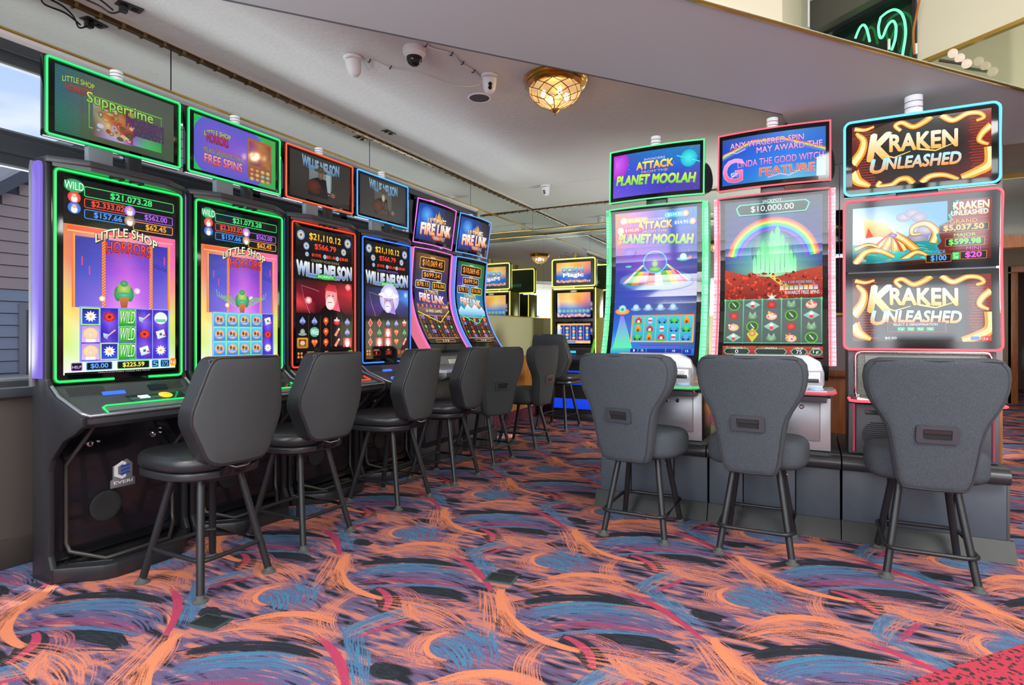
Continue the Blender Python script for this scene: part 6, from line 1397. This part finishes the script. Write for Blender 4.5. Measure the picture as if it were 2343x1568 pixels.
LA('trim_ring', [(.075, 0), (.095, 0), (.096, -.006), (.085, -.010), (.078, -.006)], WH, t, 32); LA('grille', [(0, -.004), (.082, -.004), (.082, -.0065), (0, -.0065)], mat('speaker_dark', '44454e', .6), t, 32)
# power outlets on the ceiling next to the light strip, with hanging leads
def outlet(label, px, py, rz, lead):
    p = onz(px, py, ZC); t = thing('ceiling_outlet', label, 'outlet', (p.x, p.y, ZC), rz, 'black outlet plates on the ceiling')
    BX('plate', -.035, .035, -.065, .065, -.008, 0, BLACKP, t, .003)
    for s in (-1, 1): BX('socket', -.018, .018, s*.028-.015, s*.028+.015, -.012, -.008, BLACKM, t, .002)
    if lead: 
        BX('plug', -.02, .02, -.05, -.01, -.05, -.012, BLACKP, t, .006)
        TB('lead', smooth_pts([(0, -.04, -.045), (.0, -.09, -.08), (-.03, -.14, -.05), (-.05, -.22, -.03), (-.02, -.30, -.02), (.03, -.26, -.03), (.01, -.16, -.03), (.0, -.08, -.06)], 5), .005, CB, t, 6)
outlet('black outlet plate with a plugged-in coiled lead on the ceiling at top left', 296, 14, R(-10), True)
outlet('bare black outlet plate on the ceiling above the blue machine', 889, 302, 0, False)
# light strips along the mirror: channel with sockets
SOCK = mat('strip_socket', '8a7040', .4, .6); CHN = mat('bronze_channel', '5a4428', .35, .8)
t = thing('light_strip', 'bronze strip of small bulb sockets along the top of the left mirror', 'light strip', (XW, 0, ZC), 0)
BX('channel', .0, .022, -1.0, 7.74, -.05, -.028, CHN, t); BX('cover', .0, .03, -1.0, 7.74, -.028, 0, mat('pale_cover', 'c8c6c0', .5), t)
for i in range(62): BX('bulb_socket', .018, .034, .0+i*.125, .014+i*.125, -.055, -.030, SOCK, t)
t = thing('light_strip', 'bronze strip of small bulb sockets along the top of the back mirror', 'light strip', (0, 7.765, ZC), 0)
BX('channel', XW+.03, 1.3, -.022, 0, -.05, -.028, CHN, t); BX('cover', XW+.03, 1.3, -.03, 0, -.028, 0, mat('pale_cover', 'c8c6c0', .5), t)
for i in range(38): BX('bulb_socket', XW+.1+i*.125, XW+.114+i*.125, -.034, -.018, -.055, -.030, SOCK, t)
# ceiling hatch scuff / vent at the back
t = thing('air_vent', 'pale louvred vent high up in the back aisle', 'vent', (-1.9, 6.9, ZC)); BX('frame', -.16, .16, -.16, .16, -.012, 0, WH, t, .003)
for i in range(9): BX('louvre', -.13, .13, -.13+i*.03, -.116+i*.03, -.018, -.012, mat('vent_slat', '9a9a9e', .5), t)

# ================================================================ neon sign in the recess, upper right
SG0 = Vector((.6475, 4.975)); SGD = Vector((-.773, .635)).normalized()
def onsign(px, py, back=0):
    d = ray(px, py); n = Vector((SGD.y, -SGD.x)); n = n if n.y > 0 else -n
    s = (n.dot(SG0)+back)/(n.x*d.x+n.y*d.y); return Vector((d.x*s, d.y*s, CAMH+d.z*s))
nrm = Vector((SGD.y, -SGD.x)); nrm = nrm if nrm.y > 0 else -nrm
def spl(nm, k0, k1, z0, z1, m, b0=.0, b1=.03, par=None):
    a = SG0+SGD*k0; b = SG0+SGD*k1
    return PR(nm, [tuple(a+nrm*b0), tuple(b+nrm*b0), tuple(b+nrm*b1), tuple(a+nrm*b1)], 'z', z0, z1, m, par)
struct(spl('wall_recess', -3.2, 0.0, 3.13, 4.05, CREAM, .02, .08)); struct(spl('wall_recess_side', 0.0, 1.6, 3.72, 4.05, CREAM, .02, .08))
mr_ = spl('wall_recess_mirror', -3.2, .0, 2.66, 3.12, mat('pale_mirror', 'c8ccb8', .08, .9), .02, .05); struct(mr_)
struct(spl('trim_17', -3.2, -.02, 3.115, 3.14, BRASS, -.0, .03))
struct(spl('trim_18', .02, 1.6, 3.69, 3.95, mat('dark_beam', '5b5850', .6), -.12, .10))
ns = thing('neon_sign', 'green neon tube sign in a dark frame in the ceiling recess', 'neon sign', (float(SG0.x), float(SG0.y), 0))
off = -Vector((SG0.x, SG0.y, 0))
def sgobj(o): o.parent = ns; o.location = off; return o
sgobj(spl('backboard', .0, 1.2, 2.72, 3.675, mat('dark_green_glass', '10201a', .08), .045, .06))
sgobj(spl('frame', .0, 1.2, 3.66, 3.70, BLACKP, -.03, .06)); sgobj(spl('frame', -.012, .012, 2.70, 3.70, BLACKP, -.0, .06))
NG = glow('neon_tube_green', '58ff90', 3.0)
for pts in ([(1957, 88), (1966, 66), (1975, 57), (1983, 66), (1990, 95)], [(2015, 40), (2030, 28), (2047, 22), (2062, 30), (2070, 50), (2072, 80), (2066, 120), (2064, 135)], [(2015, 40), (2010, 62), (2013, 84), (2020, 84), (2030, 60), (2042, 48), (2050, 60), (2048, 90), (2040, 115)]):
    sgobj(TB('neon_tube', smooth_pts([onsign(a, b, -.0) for a, b in pts], 5), .0085, NG, None, 10))
for a, b in ((2034, 100), (2096, 110)): sgobj(TB('tube_holder', [onsign(a, b-10, .0), onsign(a, b+14, .0)], .010, WH, None, 8))
tag(TB('orange_cord', smooth_pts([onsign(a, b, -.07) for a, b in ((2104, 0), (2098, 30), (2090, 70), (2091, 110), (2092, 125))], 4), .008, mat('orange_cord', 'a8652c', .5), None, 6), 'orange brown cord hanging beside the green neon sign', 'cord')
tag(TB('hanging_rod', [onsign(1850, -40, -.5), onsign(1850, 62, -.5)], .008, WH, None, 8), 'thin white rod hanging left of the green neon sign', 'rod')
br = thing('bulb_bar', 'bar of clear globe bulbs below the brass trim at upper right', 'light fixture', tuple(onsign(2190, 134, -.12)))
o0_ = Vector(br.location)
for a, b in ((2180, 122), (2196, 133), (2212, 146)):
    q = onsign(a, b, -.12)-o0_; bb = bmesh.new(); bmesh.ops.create_uvsphere(bb, u_segments=16, v_segments=10, radius=.028)
    o = obj('globe_bulb', bb, glow('globe_bulb', 'ffe8d0', .9), br, True); o.location = q
TB('bar', [onsign(2150, 138, -.12)-o0_, onsign(2205, 146, -.12)-o0_], .010, mat('bar_brown', '5a5048', .4, .5), br, 8)


# ================================================================ floor boxes
for px, py, rz, lab in ((480, 1425, 0, 'dark metal floor box cover near the front left stool'), (1147, 1325, 0, 'dark metal floor box cover in the middle of the aisle')):
    p = flr(px, py); t = thing('floor_box', lab, 'floor box', (p.x, p.y, 0), R(8))
    BX('frame', -.075, .075, -.055, .055, 0, .004, mat('floorbox_frame', '3c4c4e', .5), t, .002); BX('cover', -.062, .062, -.042, .042, .004, .006, mat('floorbox_cover', '22292b', .5, bump=.6, bscale=60), t, .001)

# ================================================================ far right: distant room
DK = mat('dark_seat', '1e1f22', .7)
def far_stool(x, y, rz, lab):
    t = thing('bar_stool', lab, 'stool', (x, y, 0), rz, 'dark stools in the distant room')
    for sx in (-1, 1):
        for sy in (-1, 1): TB('leg', [(sx*.12, sy*.12, .66), (sx*.2, sy*.2, 0)], .014, LEGM, t, 8)
    PR('seat', rr(-.22, .22, -.2, .2, .08, 3), 'z', .66, .74, DK, t, .02); PR('backrest', rr(-.24, .24, .74, 1.12, .1, 3), 'y', -.25, -.17, DK, t, .03); TB('footrest', [(a, b, .25) for a, b in rr(-.17, .17, -.17, .17, .03, 2)], .01, LEGM, t, 8, True)
far_stool(2.55, 8.9, R(200), 'dark stool at the far right edge, partly hidden by the octopus machine'); far_stool(3.05, 9.3, R(150), 'dark stool at the picture edge beyond the octopus machine')
far_stool(3.4, 10.6, R(80), 'farthest dark stool standing by the distant round table')
t = thing('round_table', 'small dark round table among the distant stools at right', 'table', (3.1, 10.0, 0)); LA('tabletop', [(0, .98), (.34, .98), (.35, 1.0), (.34, 1.02), (0, 1.02)], DK, t, 28); LA('pedestal', [(0, 0), (.22, 0), (.22, .02), (.04, .05), (.035, .98), (0, .98)], LEGM, t, 16)
struct(BX('trim_19', 1.3, 7, 8.6, 8.75, 2.22, 2.36, WOODR)); struct(BX('ceiling_beam_far', 1.3, 7, 8.62, 8.72, 2.36, ZC, mat('pale_mirror2', 'aeb0a8', .15, .8)))
struct(BX('trim_20', 1.3, 7, 6.9, 6.93, 2.66, 2.70, BRASS)); struct(BX('ceiling_beam_mirror', 1.3, 7, 6.93, 7.0, 2.68, ZC, mat('pale_mirror2', 'aeb0a8', .15, .8)))
dw = thing('door_frame', 'wooden door frame in the distant wall at the right edge', 'door frame', (3.6, 13.0, 0))
BX('jamb', -.55, -.40, 0, .15, 0, 2.3, WOODR, dw, .01); BX('jamb', 1.0, 1.15, 0, .15, 0, 2.3, WOODR, dw, .01); BX('lintel', -.55, 1.15, 0, .15, 2.3, 2.42, WOODR, dw, .01)
struct(BX('wall_end_left', 1.3, 3.1, 13.0, 13.1, 0, ZC, mat('warm_beige', '8a7a68', .7))); struct(BX('wall_end_above', 3.1, 4.8, 13.05, 13.1, 2.42, ZC, mat('warm_beige', '8a7a68', .7)))
struct(BX('wall_inner', 1.3, 1.4, YB, 13, 0, ZC, mat('warm_beige', '8a7a68', .7)))
t = thing('ceiling_light', 'bright round ceiling light in the distant room at right', 'ceiling light', (3.05, 8.2, 2.2)); LA('diffuser', [(0, 2.22-2.2), (.16, .02), (.15, -.02), (0, -.03)], glow('far_light', 'fff4e0', 2.5), t, 20); LA('hanger', [(0, .02), (.02, .02), (.02, .9), (0, .9)], BRASS, t, 10)
# machine reflected in the partition mirror: stands opposite, behind the camera
t = thing('slot_machine', 'slot machine across the aisle seen only in mirrors', 'slot machine', (1.4, -1.7, 0), R(180)); BX('cabinet', -.33, .33, 0, .4, 0, 1.9, BLACKP, t, .01)
s_ = BX('screen', -.3, .3, -.01, 0, 1.0, 1.85, BEZEL, t, .003); c = Canvas(.54, .8); c.grid(0, 0, 100, c.h, [['301050', '802080'], ['c04030', 'e09030'], ['401868', '201040']]); c.text('88', 50, 20, 40, 20, 'f0c040', 'e08030', '301008'); c.build('display', s_, lambda a, b, d: Vector((a-.27, -.0112-d, 1.03+b)))
# ================================================================ outside
struct(slab('ground_outside', [(-40, -30), (-3.8, -30), (-3.8, 40), (-40, 40)], -.25, -.15, mat('asphalt', '9a9a98', .9)))
struct(slab('ground_rear', [(-3.8, -30), (20, -30), (20, -2.6), (-3.8, -2.6)], -.25, -.15, mat('asphalt', '9a9a98', .9)))
XO = -9.5
bd = thing('siding_building', 'mauve and grey clapboard building across the street outside the left window', 'building', (XO, 0, 0))
GL_ = lambda y: 3.07+.85*(y-3.67)
PR('wall', [(2.0, -.15), (8.6, -.15), (8.6, 5.1), (6.1, 5.1), (2.0, GL_(2.0))], 'x', -4, -.03, mat('siding_backing', '555560', .8), bd)
SM1 = mat('mauve_siding', '9a8688', .7); SM2 = mat('grey_siding', '82879a', .7); zz = -.1
while zz < 4.9:
    y0_ = max(2.0, 3.67+(zz+.15-3.07)/.85)
    q = B(); prism(q, [(-.03, zz), (.014, zz+.002), (-.004, zz+.152), (-.03, zz+.152)], 'y', y0_, 8.6)
    obj('siding_board', q, SM2 if zz < 1.75 else SM1, bd); zz += .16
PR('roof', [(1.6, GL_(1.6)), (6.1, GL_(6.1)), (8.7, GL_(6.1)), (8.7, GL_(6.1)+.12), (6.0, GL_(6.1)+.12), (1.6, GL_(1.6)+.16)], 'x', -.3, .2, mat('roof_dark', '4a4e58', .8), bd)
dd = BX('door', .0, .04, 3.95, 4.75, -.1, 1.55, mat('plum_door', '463c42', .5), bd, .01); BX('door_frame', .0, .03, 3.87, 4.83, -.1, 1.63, mat('door_trim', '77747e', .6), bd)
for a in (3.62, 5.1): 
    pil = BX('pillar', .1, .45, a-.2, a+.2, -.15, .62, mat('mortar', '8a7c74', .9), bd)
    for j in range(9):
        for i in range(2): BX('brick', .452, .462, a-.2+i*.2+.004+(.05 if j % 2 else 0)*(1-i), a-.2+(i+1)*.2-.004+(.05 if j % 2 and not i else 0), -.14+j*.083, -.07+j*.083, mat('brick', '8a5a48', .9, noise=.15, nscale=12), pil)
    BX('pillar_cap', .06, .50, a-.24, a+.24, .62, .68, mat('pillar_cap', '9a948e', .8), pil)
sl = thing('wall_lantern', 'small white wall lantern on the clapboard building outside', 'lantern', (XO+.02, 4.95, 1.75)); TB('arm', [(0, 0, .12), (.12, 0, .16), (.2, 0, .1)], .012, BLACKP, sl, 8); LA('shade', [(0, 0), (.085, 0), (.06, .14), (.03, .17), (0, .18)], mat('lantern_shade', 'dfe3e8', .4), sl, 16, (.2, 0, -.06))
b2 = thing('pale_building', 'pale grey building with white framed windows outside beyond the machines', 'building', (-11.5, 14.5, 0))
BX('wall', -3, 0, -5.2, 16, -.15, 5.6, mat('pale_render', 'b4bac2', .8), b2); BX('parapet', -3.1, .15, -5.3, 16.1, 5.6, 5.85, mat('roof_dark', '4a4e58', .8), b2)
for i in range(6):
    for j in range(2):
        w_ = BX('window', 0, .05, -4.2+i*3.2, -3.0+i*3.2, .9+j*2.4, 2.4+j*2.4, mat('white_frame', 'e4e8ee', .5), b2); 
        for a in (0, 1): BX('pane', .05, .06, -4.12+i*3.2+a*.56, -3.64+i*3.2+a*.56, .98+j*2.4, 2.32+j*2.4, mat('far_pane', '5a7088', .1), w_)
# trees behind the camera (seen reflected in the screens)
def tree(x, y, h_, lab):
    t = thing('tree', lab, 'tree', (x, y, -.15), 0, 'trees outside the rear windows'); LA('trunk', [(.16, 0), (.11, h_*.5), (.05, h_*.8)], mat('bark', '5a4a3c', .9), t, 10)
    bm = B()
    for _ in range(900):
        a = random.random()*6.28; b = random.random()*3.14; r_ = h_*.32*random.random()**.4; p = Vector((r_*math.sin(b)*math.cos(a), r_*math.sin(b)*math.sin(a), h_*.68+r_*1.1*math.cos(b)))
        u = Vector((random.uniform(-1, 1), random.uniform(-1, 1), random.uniform(-1, 1))).normalized()*.2; w_ = u.cross(Vector((random.uniform(-1, 1), random.uniform(-1, 1), random.uniform(-1, 1)))).normalized()*.12
        bm.faces.new([bm.verts.new(p+q) for q in (-u, w_, u, -w_)])
    o = obj('foliage', bm, mat('leaf_green', '5a8a48', .7, noise=.3, nscale=3), t); o['kind'] = 'stuff'
tree(-1.5, -11, 6, 'leafy green tree outside the rear windows, left'); tree(3.2, -12, 7, 'leafy green tree outside the rear windows, middle'); tree(7.5, -10, 6, 'leafy green tree outside the rear windows, right')
for r_ in [o for o in COL.objects if o.parent is None and o.type == 'EMPTY' and not o.children]: bpy.data.objects.remove(r_)
